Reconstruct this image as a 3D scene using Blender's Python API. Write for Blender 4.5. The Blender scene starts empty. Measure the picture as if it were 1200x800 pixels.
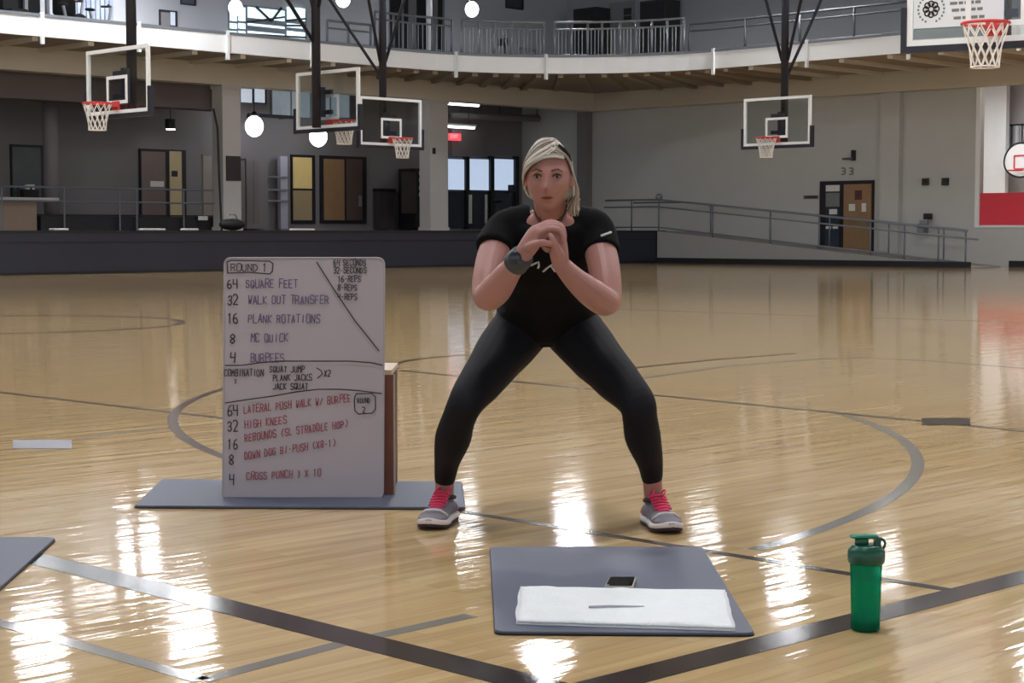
import bpy, bmesh, math, random
from mathutils import Vector, Matrix, noise

random.seed(7)
PI = math.pi
SC = bpy.context.scene
COL = SC.collection

# ------------------------------------------------------------------ camera
F_PX = 2060.0
CAM_H = 1.0
PITCH = math.atan(130.0 / F_PX)
R2 = math.sqrt(0.5)
FWD = Vector((R2, R2, 0)); RGT = Vector((R2, -R2, 0)); UPV = Vector((0, 0, 1))
CAMP = Vector((0, 0, CAM_H))
cam_d = bpy.data.cameras.new('camera')
cam_d.sensor_width = 36.0
cam_d.lens = 36.0 * F_PX / 1200.0
cam_d.clip_end = 300
cam = bpy.data.objects.new('camera', cam_d)
COL.objects.link(cam)
cam.location = CAMP
cam.rotation_euler = (PI / 2 - PITCH, 0, -PI / 4)
SC.camera = cam

# ------------------------------------------------------------------ world, exposure
W = bpy.data.worlds.new('hall_ambience'); SC.world = W
W.use_nodes = True
W.node_tree.nodes['Background'].inputs[0].default_value = (0.92, 0.95, 1.0, 1)
W.node_tree.nodes['Background'].inputs[1].default_value = 0.75
vs = SC.view_settings
vs.view_transform = 'Standard'; vs.look = 'None'; vs.gamma = 1.0
vs.use_curve_mapping = False
vs.exposure = 0.15
LAMP_E = 135.0        # emission of the gym's ceiling lamps


# ------------------------------------------------------------------ helpers
def ray(px, py):
    a = (px - 600) / F_PX; b = (400 - py) / F_PX
    f = FWD * math.cos(PITCH) - UPV * math.sin(PITCH)
    u = FWD * math.sin(PITCH) + UPV * math.cos(PITCH)
    return f + RGT * a + u * b

def ground(px, py, h=0.0):
    d = ray(px, py); t = (h - CAM_H) / d.z
    return CAMP + d * t

def onX(px, py, X):
    d = ray(px, py); return CAMP + d * (X / d.x)

def onY(px, py, Y):
    d = ray(px, py); return CAMP + d * (Y / d.y)

def S(x, y, z=0.0):
    """viewer-aligned floor frame: x to the right, y away, z up"""
    return RGT * x + FWD * y + UPV * z

def atdepth(px, py, depth):
    d = ray(px, py); t = depth / d.dot(FWD)
    return CAMP + d * t

def stage(px, py, depth):
    p = atdepth(px, py, depth)
    return Vector((p.dot(RGT), p.dot(FWD), p.z))

MATS = {}
def mat(name, col, rough=0.5, metal=0.0, var=0.06, scale=8.0, bump=0.0, emit=None, estr=0.0, spec=None, bscale=None, coord='Object'):
    if name in MATS: return MATS[name]
    m = bpy.data.materials.new(name); m.use_nodes = True
    nt = m.node_tree; b = nt.nodes['Principled BSDF']
    b.inputs['Roughness'].default_value = rough
    b.inputs['Metallic'].default_value = metal
    if spec is not None: b.inputs['Specular IOR Level'].default_value = spec
    tc = nt.nodes.new('ShaderNodeTexCoord')
    nz = nt.nodes.new('ShaderNodeTexNoise'); nz.inputs['Scale'].default_value = scale
    nz.inputs['Detail'].default_value = 4
    nt.links.new(tc.outputs[coord], nz.inputs['Vector'])
    rp = nt.nodes.new('ShaderNodeMix'); rp.data_type = 'RGBA'
    c = Vector(col)
    rp.inputs[6].default_value = (*(c * (1 - var)), 1)
    rp.inputs[7].default_value = (*(min(1, x * (1 + var)) for x in c), 1)
    nt.links.new(nz.outputs['Fac'], rp.inputs[0])
    nt.links.new(rp.outputs[2], b.inputs['Base Color'])
    if bump:
        nb = nt.nodes.new('ShaderNodeTexNoise'); nb.inputs['Scale'].default_value = bscale or scale * 4
        nb.inputs['Detail'].default_value = 3
        nt.links.new(tc.outputs[coord], nb.inputs['Vector'])
        bp = nt.nodes.new('ShaderNodeBump'); bp.inputs['Strength'].default_value = bump
        bp.inputs['Distance'].default_value = 0.01
        nt.links.new(nb.outputs['Fac'], bp.inputs['Height'])
        nt.links.new(bp.outputs['Normal'], b.inputs['Normal'])
    if emit:
        b.inputs['Emission Color'].default_value = (*emit, 1)
        b.inputs['Emission Strength'].default_value = estr
    MATS[name] = m
    return m

def glassy(name, col, alpha_glossy=0.12, rough=0.05):
    """thin pane: mostly see-through with a glossy skin"""
    if name in MATS: return MATS[name]
    m = bpy.data.materials.new(name); m.use_nodes = True
    nt = m.node_tree; nt.nodes.remove(nt.nodes['Principled BSDF'])
    out = [n for n in nt.nodes if n.type == 'OUTPUT_MATERIAL'][0]
    t = nt.nodes.new('ShaderNodeBsdfTransparent'); t.inputs[0].default_value = (*col, 1)
    g = nt.nodes.new('ShaderNodeBsdfGlossy'); g.inputs['Roughness'].default_value = rough
    mx = nt.nodes.new('ShaderNodeMixShader'); mx.inputs[0].default_value = alpha_glossy
    nt.links.new(t.outputs[0], mx.inputs[1]); nt.links.new(g.outputs[0], mx.inputs[2])
    nt.links.new(mx.outputs[0], out.inputs[0])
    MATS[name] = m
    return m


class MB:
    def __init__(self): self.v = []; self.f = []; self.smooth = False
    def add(self, vs, fs):
        o = len(self.v); self.v += [Vector(p) for p in vs]; self.f += [tuple(i + o for i in f) for f in fs]
        return self
    def hexa(self, p):      # 8 points: bottom loop, top loop
        return self.add(p, [(3, 2, 1, 0), (4, 5, 6, 7), (0, 1, 5, 4), (1, 2, 6, 5), (2, 3, 7, 6), (3, 0, 4, 7)])
    def box(self, a, b):
        x0, y0, z0 = (min(a[i], b[i]) for i in range(3)); x1, y1, z1 = (max(a[i], b[i]) for i in range(3))
        return self.hexa([(x0, y0, z0), (x1, y0, z0), (x1, y1, z0), (x0, y1, z0), (x0, y0, z1), (x1, y0, z1), (x1, y1, z1), (x0, y1, z1)])
    def cbox(self, c, s):
        return self.box([c[i] - s[i] / 2 for i in range(3)], [c[i] + s[i] / 2 for i in range(3)])
    def rbox(self, a, b, r=0.01, n=3):
        """box with rounded vertical edges and chamfered top"""
        x0, y0, z0 = (min(a[i], b[i]) for i in range(3)); x1, y1, z1 = (max(a[i], b[i]) for i in range(3))
        pts = rrect(x0, y0, x1, y1, r, n)
        c = min(r * 0.5, (z1 - z0) * 0.4)
        cx, cy = (x0 + x1) / 2, (y0 + y1) / 2
        def inset(p, k): return (p[0] + (cx - p[0]) * k / max(1e-6, (x1 - x0) / 2), p[1] + (cy - p[1]) * k / max(1e-6, (y1 - y0) / 2))
        rings = [[(*inset(p, c), z0) for p in pts], [(*p, z0 + c) for p in pts], [(*p, z1 - c) for p in pts], [(*inset(p, c), z1) for p in pts]]
        return self.loft(rings)
    def loft(self, rings, cap=True):
        n = len(rings[0]); o = len(self.v)
        for r in rings: self.v += [Vector(p) for p in r]
        for k in range(len(rings) - 1):
            for i in range(n):
                j = (i + 1) % n
                self.f.append((o + k * n + i, o + k * n + j, o + (k + 1) * n + j, o + (k + 1) * n + i))
        if cap:
            self.f.append(tuple(o + i for i in reversed(range(n))))
            self.f.append(tuple(o + (len(rings) - 1) * n + i for i in range(n)))
        return self
    def tube(self, pts, r, n=8, cap=True, sq=None):
        pts = [Vector(p) for p in pts]
        rr = r if isinstance(r, (list, tuple)) else [r] * len(pts)
        rings = []; up = None
        for i, p in enumerate(pts):
            a = pts[max(0, i - 1)]; b = pts[min(len(pts) - 1, i + 1)]
            t = (b - a)
            if t.length < 1e-9: t = Vector((0, 0, 1))
            t.normalize()
            if up is None:
                up = Vector((0, 0, 1)) if abs(t.z) < 0.9 else Vector((1, 0, 0))
            s = t.cross(up)
            if s.length < 1e-6: s = t.cross(Vector((0, 1, 0)))
            s.normalize(); up = s.cross(t).normalized()
            k = sq[i] if sq else (1, 1)
            rings.append([p + (s * math.cos(2 * PI * q / n) * k[0] + up * math.sin(2 * PI * q / n) * k[1]) * rr[i] for q in range(n)])
        return self.loft(rings, cap)
    def bar(self, a, b, w, h=None):
        """square bar between two points"""
        a = Vector(a); b = Vector(b); h = h or w
        t = (b - a).normalized(); up = Vector((0, 0, 1)) if abs(t.z) < 0.95 else Vector((1, 0, 0))
        s = t.cross(up).normalized(); u = s.cross(t)
        q = [s * w / 2 * i + u * h / 2 * j for i, j in ((-1, -1), (1, -1), (1, 1), (-1, 1))]
        return self.hexa([a + k for k in q] + [b + k for k in q])
    def lathe(self, prof, n=24, c=(0, 0, 0)):
        c = Vector(c)
        rings = [[c + Vector((r * math.cos(2 * PI * i / n), r * math.sin(2 * PI * i / n), z)) for i in range(n)] for r, z in prof]
        return self.loft(rings)
    def ball(self, c, r, n=16, m=10):
        c = Vector(c); r = Vector(r) if not isinstance(r, (int, float)) else Vector((r, r, r))
        rings = []
        for k in range(m + 1):
            th = PI * (k + 0.0) / m
            th = max(0.02, min(PI - 0.02, th))
            rings.append([c + Vector((r.x * math.sin(th) * math.cos(2 * PI * i / n), r.y * math.sin(th) * math.sin(2 * PI * i / n), -r.z * math.cos(th))) for i in range(n)])
        return self.loft(rings)
    def torus(self, c, R, r, n=28, m=8, M=None):
        c = Vector(c); o = len(self.v)
        for i in range(n):
            a = 2 * PI * i / n
            for j in range(m):
                b = 2 * PI * j / m
                p = Vector(((R + r * math.cos(b)) * math.cos(a), (R + r * math.cos(b)) * math.sin(a), r * math.sin(b)))
                if M: p = M @ p
                self.v.append(c + p)
        for i in range(n):
            for j in range(m):
                self.f.append((o + i * m + j, o + ((i + 1) % n) * m + j, o + ((i + 1) % n) * m + (j + 1) % m, o + i * m + (j + 1) % m))
        return self
    def build(self, name, m, parent=None, smooth=False, world=True):
        vs = self.v
        if parent is not None and world:
            inv = pmat(parent).inverted()
            vs = [inv @ p for p in vs]
        me = bpy.data.meshes.new(name)
        me.from_pydata([tuple(p) for p in vs], [], self.f)
        me.validate()
        bm = bmesh.new(); bm.from_mesh(me); bmesh.ops.recalc_face_normals(bm, faces=bm.faces); bm.to_mesh(me); bm.free()
        if smooth:
            for p in me.polygons: p.use_smooth = True
        o = bpy.data.objects.new(name, me); COL.objects.link(o)
        if m is not None: me.materials.append(m)
        if parent is not None: o.parent = parent
        return o

def pmat(o):
    m = Matrix.LocRotScale(o.location, o.rotation_euler, o.scale)
    return pmat(o.parent) @ m if o.parent else m

def rrect(x0, y0, x1, y1, r, n=4):
    pts = []
    for cx, cy, a0 in ((x1 - r, y1 - r, 0), (x0 + r, y1 - r, 90), (x0 + r, y0 + r, 180), (x1 - r, y0 + r, 270)):
        for k in range(n + 1):
            a = math.radians(a0 + 90 * k / n)
            pts.append((cx + r * math.cos(a), cy + r * math.sin(a)))
    return pts

def tag(o, label=None, cat=None, group=None, kind=None):
    if label: o['label'] = label
    if cat: o['category'] = cat
    if group: o['group'] = group
    if kind: o['kind'] = kind
    return o

def thing(name, loc, label, cat, group=None, rz=0.0):
    o = bpy.data.objects.new(name, None); COL.objects.link(o)
    o.empty_display_size = 0.1
    o.location = loc; o.rotation_euler = (0, 0, rz)
    return tag(o, label, cat, group)

def struct(name, mb, m, parent=None, smooth=False, label=None):
    o = mb.build(name, m, parent, smooth)
    if parent is None: o['kind'] = 'structure'
    if label: o['label'] = label
    return o

# ------------------------------------------------------------------ materials
def srgb(r, g, b):
    f = lambda c: ((c / 255 + 0.055) / 1.055) ** 2.4 if c > 10 else c / 255 / 12.92
    return (f(r), f(g), f(b))

def floor_material():
    m = bpy.data.materials.new('maple_floor'); m.use_nodes = True
    nt = m.node_tree; b = nt.nodes['Principled BSDF']; L = nt.links.new; N = nt.nodes.new
    tc = N('ShaderNodeTexCoord'); mp = N('ShaderNodeMapping'); L(tc.outputs['Object'], mp.inputs['Vector'])
    br = N('ShaderNodeTexBrick'); br.inputs['Scale'].default_value = 1.0
    br.inputs['Brick Width'].default_value = 1.1; br.inputs['Row Height'].default_value = 0.057
    br.inputs['Mortar Size'].default_value = 0.0012; br.inputs['Mortar Smooth'].default_value = 0.4
    br.offset = 0.37
    br.inputs['Color1'].default_value = (*srgb(204, 177, 133), 1)
    br.inputs['Color2'].default_value = (*srgb(188, 159, 115), 1)
    br.inputs['Mortar'].default_value = (*srgb(170, 138, 96), 1)
    L(mp.outputs[0], br.inputs['Vector'])
    mg = N('ShaderNodeMapping'); mg.inputs['Scale'].default_value = (0.7, 9, 1); L(tc.outputs['Object'], mg.inputs['Vector'])
    gr = N('ShaderNodeTexNoise'); gr.inputs['Scale'].default_value = 2.2; gr.inputs['Detail'].default_value = 5; L(mg.outputs[0], gr.inputs['Vector'])
    mx = N('ShaderNodeMix'); mx.data_type = 'RGBA'; mx.blend_type = 'OVERLAY'; mx.inputs[0].default_value = 0.35
    cr = N('ShaderNodeValToRGB'); cr.color_ramp.elements[0].color = (.3, .3, .3, 1); cr.color_ramp.elements[1].color = (.7, .68, .66, 1)
    cr.color_ramp.elements[0].position = .3; cr.color_ramp.elements[1].position = .7
    L(gr.outputs['Fac'], cr.inputs[0]); L(br.outputs['Color'], mx.inputs[6]); L(cr.outputs[0], mx.inputs[7])
    L(mx.outputs[2], b.inputs['Base Color'])
    # strips cup a little: slow undulation across the strips, finer along
    q1 = N('ShaderNodeMapping'); q1.inputs['Scale'].default_value = (1.0, 7.0, 1); L(tc.outputs['Object'], q1.inputs['Vector'])
    w1 = N('ShaderNodeTexNoise'); w1.inputs['Scale'].default_value = 1.6; w1.inputs['Detail'].default_value = 2
    L(q1.outputs[0], w1.inputs['Vector'])
    q2 = N('ShaderNodeMapping'); q2.inputs['Scale'].default_value = (1.6, 17.0, 1); L(tc.outputs['Object'], q2.inputs['Vector'])
    w2 = N('ShaderNodeTexNoise'); w2.inputs['Scale'].default_value = 2.0; w2.inputs['Detail'].default_value = 1
    L(q2.outputs[0], w2.inputs['Vector'])
    ad = N('ShaderNodeMath'); ad.operation = 'MULTIPLY_ADD'; ad.inputs[1].default_value = 0.35
    L(w2.outputs['Fac'], ad.inputs[0]); L(w1.outputs['Fac'], ad.inputs[2])
    bp = N('ShaderNodeBump'); bp.inputs['Strength'].default_value = 0.2; bp.inputs['Distance'].default_value = 0.008
    L(ad.outputs[0], bp.inputs['Height']); L(bp.outputs['Normal'], b.inputs['Normal'])
    b.inputs['Roughness'].default_value = 0.07
    return m

M_FLOOR = floor_material()
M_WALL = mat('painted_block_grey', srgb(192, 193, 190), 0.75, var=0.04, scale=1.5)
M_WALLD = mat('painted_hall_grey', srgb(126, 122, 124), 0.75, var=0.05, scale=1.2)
M_BEAM = mat('tan_beam_paint', srgb(206, 198, 182), 0.7, var=0.04, scale=1.0)
M_SOFFIT = mat('wood_deck_soffit', srgb(150, 136, 118), 0.7, var=0.15, scale=2.0)
M_WHITE = mat('white_paint', srgb(238, 240, 242), 0.5, var=0.02)
M_COLUMN = mat('column_paint', srgb(196, 192, 188), 0.6, var=0.03)
M_NAVY = mat('navy_pad_vinyl', srgb(38, 42, 58), 0.45, var=0.08, scale=2)
M_BLACK = mat('black_paint', srgb(24, 24, 30), 0.5, var=0.1)
M_BLACKRUB = mat('black_rubber', srgb(16, 16, 18), 0.7, var=0.15)
M_STEEL = mat('galvanised_steel', srgb(150, 154, 160), 0.42, 0.6, var=0.06)
M_RAILG = mat('grey_rail_paint', srgb(120, 126, 136), 0.45, 0.3, var=0.05)
M_DKPOLE = mat('dark_pole_paint', srgb(36, 36, 48), 0.45, 0.2, var=0.08)
M_RED = mat('red_rim_paint', srgb(206, 62, 60), 0.4, var=0.05)
M_REDPAD = mat('red_pad_vinyl', srgb(232, 60, 78), 0.5, var=0.03)
M_NET = mat('white_net_cord', srgb(232, 228, 224), 0.8, var=0.03)
M_GLASS = glassy('clear_backboard_glass', (0.90, 0.93, 0.94), 0.05)
M_WOODDOOR = mat('oak_door_veneer', srgb(150, 118, 84), 0.5, var=0.14, scale=6)
M_LINEK = mat('court_line_dark', srgb(52, 44, 44), 0.14, var=0.12, scale=5)
M_LINEG = mat('court_line_grey', srgb(128, 124, 118), 0.14, var=0.1, scale=5)
M_LINEB = mat('court_line_brown', srgb(74, 54, 46), 0.14, var=0.1, scale=5)
M_CEIL = mat('ceiling_paint', srgb(150, 150, 150), 0.8, var=0.03)
M_LAMP = mat('lamp_diffuser', (1, 1, 1), 0.4, var=0.0, emit=(0.95, 0.97, 1.0), estr=LAMP_E)
M_PAPER = mat('white_paper', srgb(225, 222, 216), 0.7, var=0.03)
M_MATG = mat('grey_foam_mat', srgb(80, 86, 106), 0.5, var=0.06, scale=5, bump=0.15, bscale=150)

# ================================================================== STRUCTURE
YP, XR, XW = 35.64, 42.0, 44.0      # platform face, ramp face, right wall
PH = 0.98                            # platform height
YC, YB = 40.0, 43.5                  # column line, hall back wall
BT, BB = 5.55, 4.97                  # beam top and bottom
X_L, Y_N = -6.0, -12.0               # how far walls and floor run out of view

mb = MB(); mb.box((-14, -14, -0.2), (XW + 8, YP + 0.6, 0.0))
floor = struct('floor', mb, M_FLOOR, label='glossy maple gym floor with painted court lines')

def strip(px_pts, w, m, h=0.0012, closed=False, ground_pts=None):
    pts = ground_pts or [ground(x, y) for x, y in px_pts]
    pts = [Vector((p.x, p.y, 0)) for p in pts]
    mbl = MB(); n = len(pts); L = []; R = []
    for i, p in enumerate(pts):
        a = pts[(i - 1) % n if closed else max(0, i - 1)]; b = pts[(i + 1) % n if closed else min(n - 1, i + 1)]
        t = (b - a).normalized(); s = Vector((-t.y, t.x, 0)) * w / 2
        L.append(p + s); R.append(p - s)
    z0, z1 = Vector((0, 0, 0.0002)), Vector((0, 0, h))
    rng = range(n if closed else n - 1)
    for i in rng:
        j = (i + 1) % n
        mbl.hexa([L[i] + z0, R[i] + z0, R[j] + z0, L[j] + z0, L[i] + z1, R[i] + z1, R[j] + z1, L[j] + z1])
    o = mbl.build('court_line', m, floor)
    return o

def arc_through(pix, n=40, ext=0.0):
    """circle fitted through three floor points"""
    A, B, C = [ground(*p) for p in pix]
    ax, ay, bx, by, cx, cy = A.x, A.y, B.x, B.y, C.x, C.y
    d = 2 * (ax * (by - cy) + bx * (cy - ay) + cx * (ay - by))
    ux = ((ax**2 + ay**2) * (by - cy) + (bx**2 + by**2) * (cy - ay) + (cx**2 + cy**2) * (ay - by)) / d
    uy = ((ax**2 + ay**2) * (cx - bx) + (bx**2 + by**2) * (ax - cx) + (cx**2 + cy**2) * (bx - ax)) / d
    O = Vector((ux, uy, 0)); r = (Vector((ax, ay, 0)) - O).length
    a0 = math.atan2(ay - uy, ax - ux); a1 = math.atan2(cy - uy, cx - ux); am = math.atan2(by - uy, bx - ux)
    dd = (a1 - a0) % (2 * PI)
    if (am - a0) % (2 * PI) > dd: dd -= 2 * PI
    a0 -= dd * ext; dd *= 1 + 2 * ext
    return [O + Vector((math.cos(a0 + dd * k / n), math.sin(a0 + dd * k / n), 0)) * r for k in range(n + 1)]

# corner of the near court: two broad dark boundary lines
P0 = ground(668, 812)
dA = Vector((-1, 0, 0)); A1 = ground(45, 655); B1 = ground(1195, 677)
strip(None, 0.115, M_LINEK, ground_pts=[P0 + (P0 - A1).normalized() * 0.06, P0 + (A1 - P0) * 1.9])
strip(None, 0.105, M_LINEK, h=0.0013, ground_pts=[P0 + (P0 - B1).normalized() * 0.06, P0 + (B1 - P0) * 2.2])
strip([(470, 588), (545, 600), (1118, 692)], 0.04, M_LINEK)
strip([(470, 434), (1210, 506)], 0.05, M_LINEK)
strip([(-40, 455), (262, 490)], 0.05, M_LINEB)
strip([(90, 514), (192, 501)], 0.03, M_LINEG)
strip(None, 0.055, M_LINEG, h=0.0011, ground_pts=arc_through([(885, 644), (1075, 538), (975, 482)]))
strip(None, 0.055, M_LINEB, h=0.0014, ground_pts=arc_through([(262, 535), (203, 488), (275, 452)], ext=0.1))
cc = S(-5.4, 18.85)
strip(None, 0.10, M_LINEB, closed=True, ground_pts=[cc + Vector((math.cos(a), math.sin(a), 0)) * 1.83 for a in [2 * PI * k / 60 for k in range(60)]])
strip([(735, 432), (751, 430), (840, 421), (930, 414)], 0.06, M_LINEB)
strip([(745, 444), (850, 429), (950, 421), (1010, 419), (1080, 422), (1210, 432)], 0.06, M_LINEG)
strip([(723, 362), (983, 371), (1210, 378)], 0.06, M_LINEG)
strip([(440, 425), (455, 423)], 0.05, M_LINEG)
strip(None, 0.06, M_LINEB, h=0.0015, ground_pts=arc_through([(465, 432), (488, 421), (560, 415)]))
V0 = ground(237, 797)
strip(None, 0.05, M_LINEG, h=0.0010, ground_pts=[V0, ground(400, 754), ground(552, 721)])
strip(None, 0.05, M_LINEG, h=0.0010, ground_pts=[V0, ground(97, 757), ground(-10, 727)])
for (x0, x1, y0, y1, mm) in ((1080, 1137, 490, 498, M_LINEK), (15, 84, 516, 526, mat('floor_plate_steel', srgb(110, 112, 124), .3, .3))):
    q = [ground(x0, y1), ground(x1, y1), ground(x1, y0), ground(x0, y0)]
    MB().hexa([p + Vector((0, 0, .0003)) for p in q] + [p + Vector((0, 0, .003)) for p in q]).build('floor_plate', mm, floor)

# platform with padded navy face, ramp, walls
mb = MB(); mb.box((-14, YP + 0.6, 0), (XW + 2, YB + 6, PH - 0.002))
struct('floor_platform', mb, mat('hall_floor_vinyl', srgb(92, 86, 82), .4, var=.08), label='raised hall floor behind the padded navy face')
pf = MB(); pf.box((-14, YP, 0.03), (XR + 0.45, YP + 0.6, PH))
pad = struct('wall_platform_face', pf, M_NAVY, label='navy vinyl padded face of the raised hall')
MB().box((-14, YP - .02, PH - .26), (XR + 0.45, YP, PH - .24)).build('pad_seam', M_BLACK, pad)
MB().box((-14, YP - .015, 0.0), (XR + 0.45, YP + .02, 0.06)).build('base_strip', M_BLACK, pad)
MB().box((-14, YP - .03, PH - .03), (XR + .45, YP + .6, PH + .02)).build('coping', M_BLACK, pad)

YR0, YR1 = onX(1138, 313, XR).y, YP      # foot and head of the ramp
XI = XW - .45
def ramp_h(y): return max(0.0, min(PH, PH * (y - YR0) / (YR1 - YR0)))
rm = MB(); rm.hexa([(XR, YR0, 0), (XI, YR0, 0), (XI, YR1 - .04, 0), (XR, YR1 - .04, 0), (XR, YR0, 0.02), (XI, YR0, 0.02), (XI, YR1 - .04, PH), (XR, YR1 - .04, PH)])
ramp = tag(rm.build('access_ramp', mat('ramp_concrete', srgb(150, 150, 148), .6, var=.05, scale=2)), 'grey concrete access ramp rising along the block wall to the raised hall', 'ramp')
MB().box((XR - .02, YR0, 0), (XR, YR1, .16)).build('base_strip', M_BLACK, ramp)

# right wall, with the opening into the court beyond
YO1 = onX(1145, 200, XW).y; ZS = onX(1150, 264, XW).z; ZT = onX(1150, 97, XW).z
TH = 0.35
wl = MB(); wl.box((XW, YO1, 0), (XW + TH, YB + 6, 5.6)); wl.box((XW, Y_N, 0), (XW + TH, YO1, ZS)); wl.box((XW, Y_N, ZT), (XW + TH, YO1, 5.6))
wr = struct('wall_right', wl, M_WALL, label='grey painted block wall behind the access ramp')
MB().box((XW - .02, Y_N, 0), (XW, YR0, 0.17)).build('base_strip', M_BLACK, wr)
y0, y1 = onX(1036, 200, XW).y, onX(1058, 200, XW).y
MB().box((XW - .22, y1, 0), (XW, y0, BB)).build('pilaster', M_WALL, wr)
MB().box((XW - .4, Y_N, BB), (XW, YC, BT)).build('beam', M_BEAM, wr)
y0, y1 = onX(683, 200, XW).y, onX(694, 200, XW).y
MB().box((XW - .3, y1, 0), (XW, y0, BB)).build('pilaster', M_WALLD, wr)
# trim of opening
tr = MB(); tr.box((XW - .05, YO1 - .10, ZS), (XW, YO1 + .03, ZT)); tr.box((XW - .05, Y_N, ZS - .06), (XW, YO1 + .03, ZS))
struct('trim_1', tr, M_WHITE, label='white trim around the opening to the next court')

# room beyond the opening
XB = XW + 6
rb = MB(); rb.box((XB, Y_N, 0), (XB + .2, YO1 + 6, 5.54)); struct('wall_far_court', rb, mat('bright_wall', srgb(206, 204, 206), .6, var=.03), label='pale wall of the court beyond the opening')
XPT = XB - 1.0
yS = onX(1178, 200, XPT).y
sp = MB(); sp.box((XPT, YO1 + 6, 0), (XPT + .2, yS, 5.54)); pw = struct('wall_partition', sp, M_WHITE, label='white partition beyond the opening to the next court')
zr = onX(1160, 226, XW + TH).z
rp = MB(); rp.box((XW + .02, Y_N, ZS + .005), (XW + .09, YO1 - .1, onX(1160, 226, XW).z))
o = rp.build('wall_pad', M_REDPAD); tag(o, 'red padded dado inside the opening to the next court', 'wall pad')
# hall back wall and ceiling
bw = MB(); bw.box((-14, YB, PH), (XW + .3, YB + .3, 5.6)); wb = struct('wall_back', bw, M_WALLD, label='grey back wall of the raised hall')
MB().box((-14, YC - .25, BB), (XW, YC + .25, BT)).build('beam', M_BEAM, wb)

# ---- running track deck with rounded corner: fascia + soffit
VT, UT, RT = 37.3, 39.3, 6.5
def track_edge(off=0.0, n=16, x0=-14.0, y0=Y_N):
    """edge of the track, moved back by off"""
    V, U, r = VT + off, UT + off, RT
    pts = [Vector((x0, V, 0))]
    for k in range(n + 1):
        a = PI / 2 - PI / 2 * k / n
        pts.append(Vector((U - r + r * math.cos(a), V - r + r * math.sin(a), 0)))
    pts.append(Vector((U, y0, 0)))
    return pts
FB, FT = BT + 0.0, BT + 0.46
def wall_along(mbx, e0, e1, z0, z1):
    rings = [[(a.x, a.y, z0), (b.x, b.y, z0), (b.x, b.y, z1), (a.x, a.y, z1)] for a, b in zip(e0, e1)]
    mbx.loft(rings)
fa = MB(); wall_along(fa, track_edge(0), track_edge(.12), FB, FT)
fas = struct('trim_track_fascia', fa, mat('fascia_white', (.93, .95, .98), .5, var=.01), label='white fascia band of the curved overhead running track')
cb = MB(); wall_along(cb, track_edge(-.02), track_edge(.2), FT, FT + .07); cb.build('curb', M_RAILG, fas)
so = MB(); e = track_edge(.1)
so.v = []; 
n_e = len(e)
far = [Vector((-14, YB + 6, 0))] + [Vector((e[1].x + (XW + 8 - e[1].x) * k / 16, YB + 6, 0)) for k in range(9)] + [Vector((XW + 8, YB + 6 - (YB + 6 - e[-2].y) * k / 8, 0)) for k in range(1, 9)] + [Vector((XW + 8, Y_N, 0))]
so = MB(); wall_along(so, e, far, FB, FB + .18)
deck = struct('ceiling_track_soffit', so, M_SOFFIT, label='brown ribbed underside of the overhead running track')
# ribs below the deck, running from beam to fascia
k = 0
for x in [i * 1.5 - 10 for i in range(36)]:
    if x < UT - RT: MB().box((x, VT + .15, FB - .1), (x + .16, YC - .25, FB)).build('rib', M_BEAM, deck)
for y in [i * 1.5 - 6 for i in range(30)]:
    if y < VT - RT: MB().box((UT + .15, y, FB - .1), (XW - .4, y + .16, FB)).build('rib', M_BEAM, deck)
ec = track_edge(.15)
for i in range(1, 18, 1):
    a = ec[i]; b = Vector((max(a.x, min(XW - .4, a.x + (a.x - (UT - RT)) * .75)), max(a.y, min(YC - .25, a.y + (a.y - (VT - RT)) * .75)), 0))
    if (b - a).length > .3:
        MB().bar((a.x, a.y, FB - .05), (b.x, b.y, FB - .05), .16, .1).build('rib', M_SOFFIT, deck)
# joint covers of the fascia
def edge_at_px(px, off=-.03):
    best = None
    e = track_edge(off, 64)
    E = []
    for a, b in zip(e, e[1:]):
        m_ = max(1, int((b - a).length / .05))
        E += [a.lerp(b, t / m_) for t in range(m_)]
    for p in E:
        d = p.dot(FWD)
        if d < 5: continue
        q = 600 + p.dot(RGT) / d * F_PX
        if best is None or abs(q - px) < best[0]: best = (abs(q - px), p)
    return best[1]
for px in (54, 166, 270, 367, 535, 639, 834, 943, 1060, 1189):
    p = edge_at_px(px)
    MB().box((p.x - .04, p.y - .04, FB - .18), (p.x + .04, p.y + .04, FT + .1)).build('joint_cover', M_WHITE, fas)

# upper storey walls and roof
YU, XU = 46.5, 49.5
HU = 12.6
struct('wall_upper_left', MB().box((-14, YU, FB), (XU, YU + .2, HU)), mat('upper_wall_grey', srgb(196, 198, 204), .75, var=.04, scale=1), label='grey wall of the upper storey behind the running track')
struct('wall_upper_right', MB().box((XU, Y_N, FB), (XU + .2, YU, HU)), mat('upper_wall_grey2', srgb(180, 182, 184), .75, var=.04, scale=1), label='grey wall of the upper storey above the ramp wall')
HC = 9.4
struct('ceiling', MB().box((-14, -14, HC), (41, 39, HC + .2)), M_CEIL, label='high flat grey gym ceiling')
struct('ceiling_upper', MB().box((-14, 38.8, HU), (XU + .5, YU + .5, HU + .2)).box((40.8, -14, HU), (XU + .5, 38.7, HU + .2)).box((-14, 38.8, HC + .2), (41, 39, HU)).box((40.8, -14, HC + .2), (41, 38.7, HU)), M_CEIL, label='raised ceiling over the upper storey')

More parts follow.
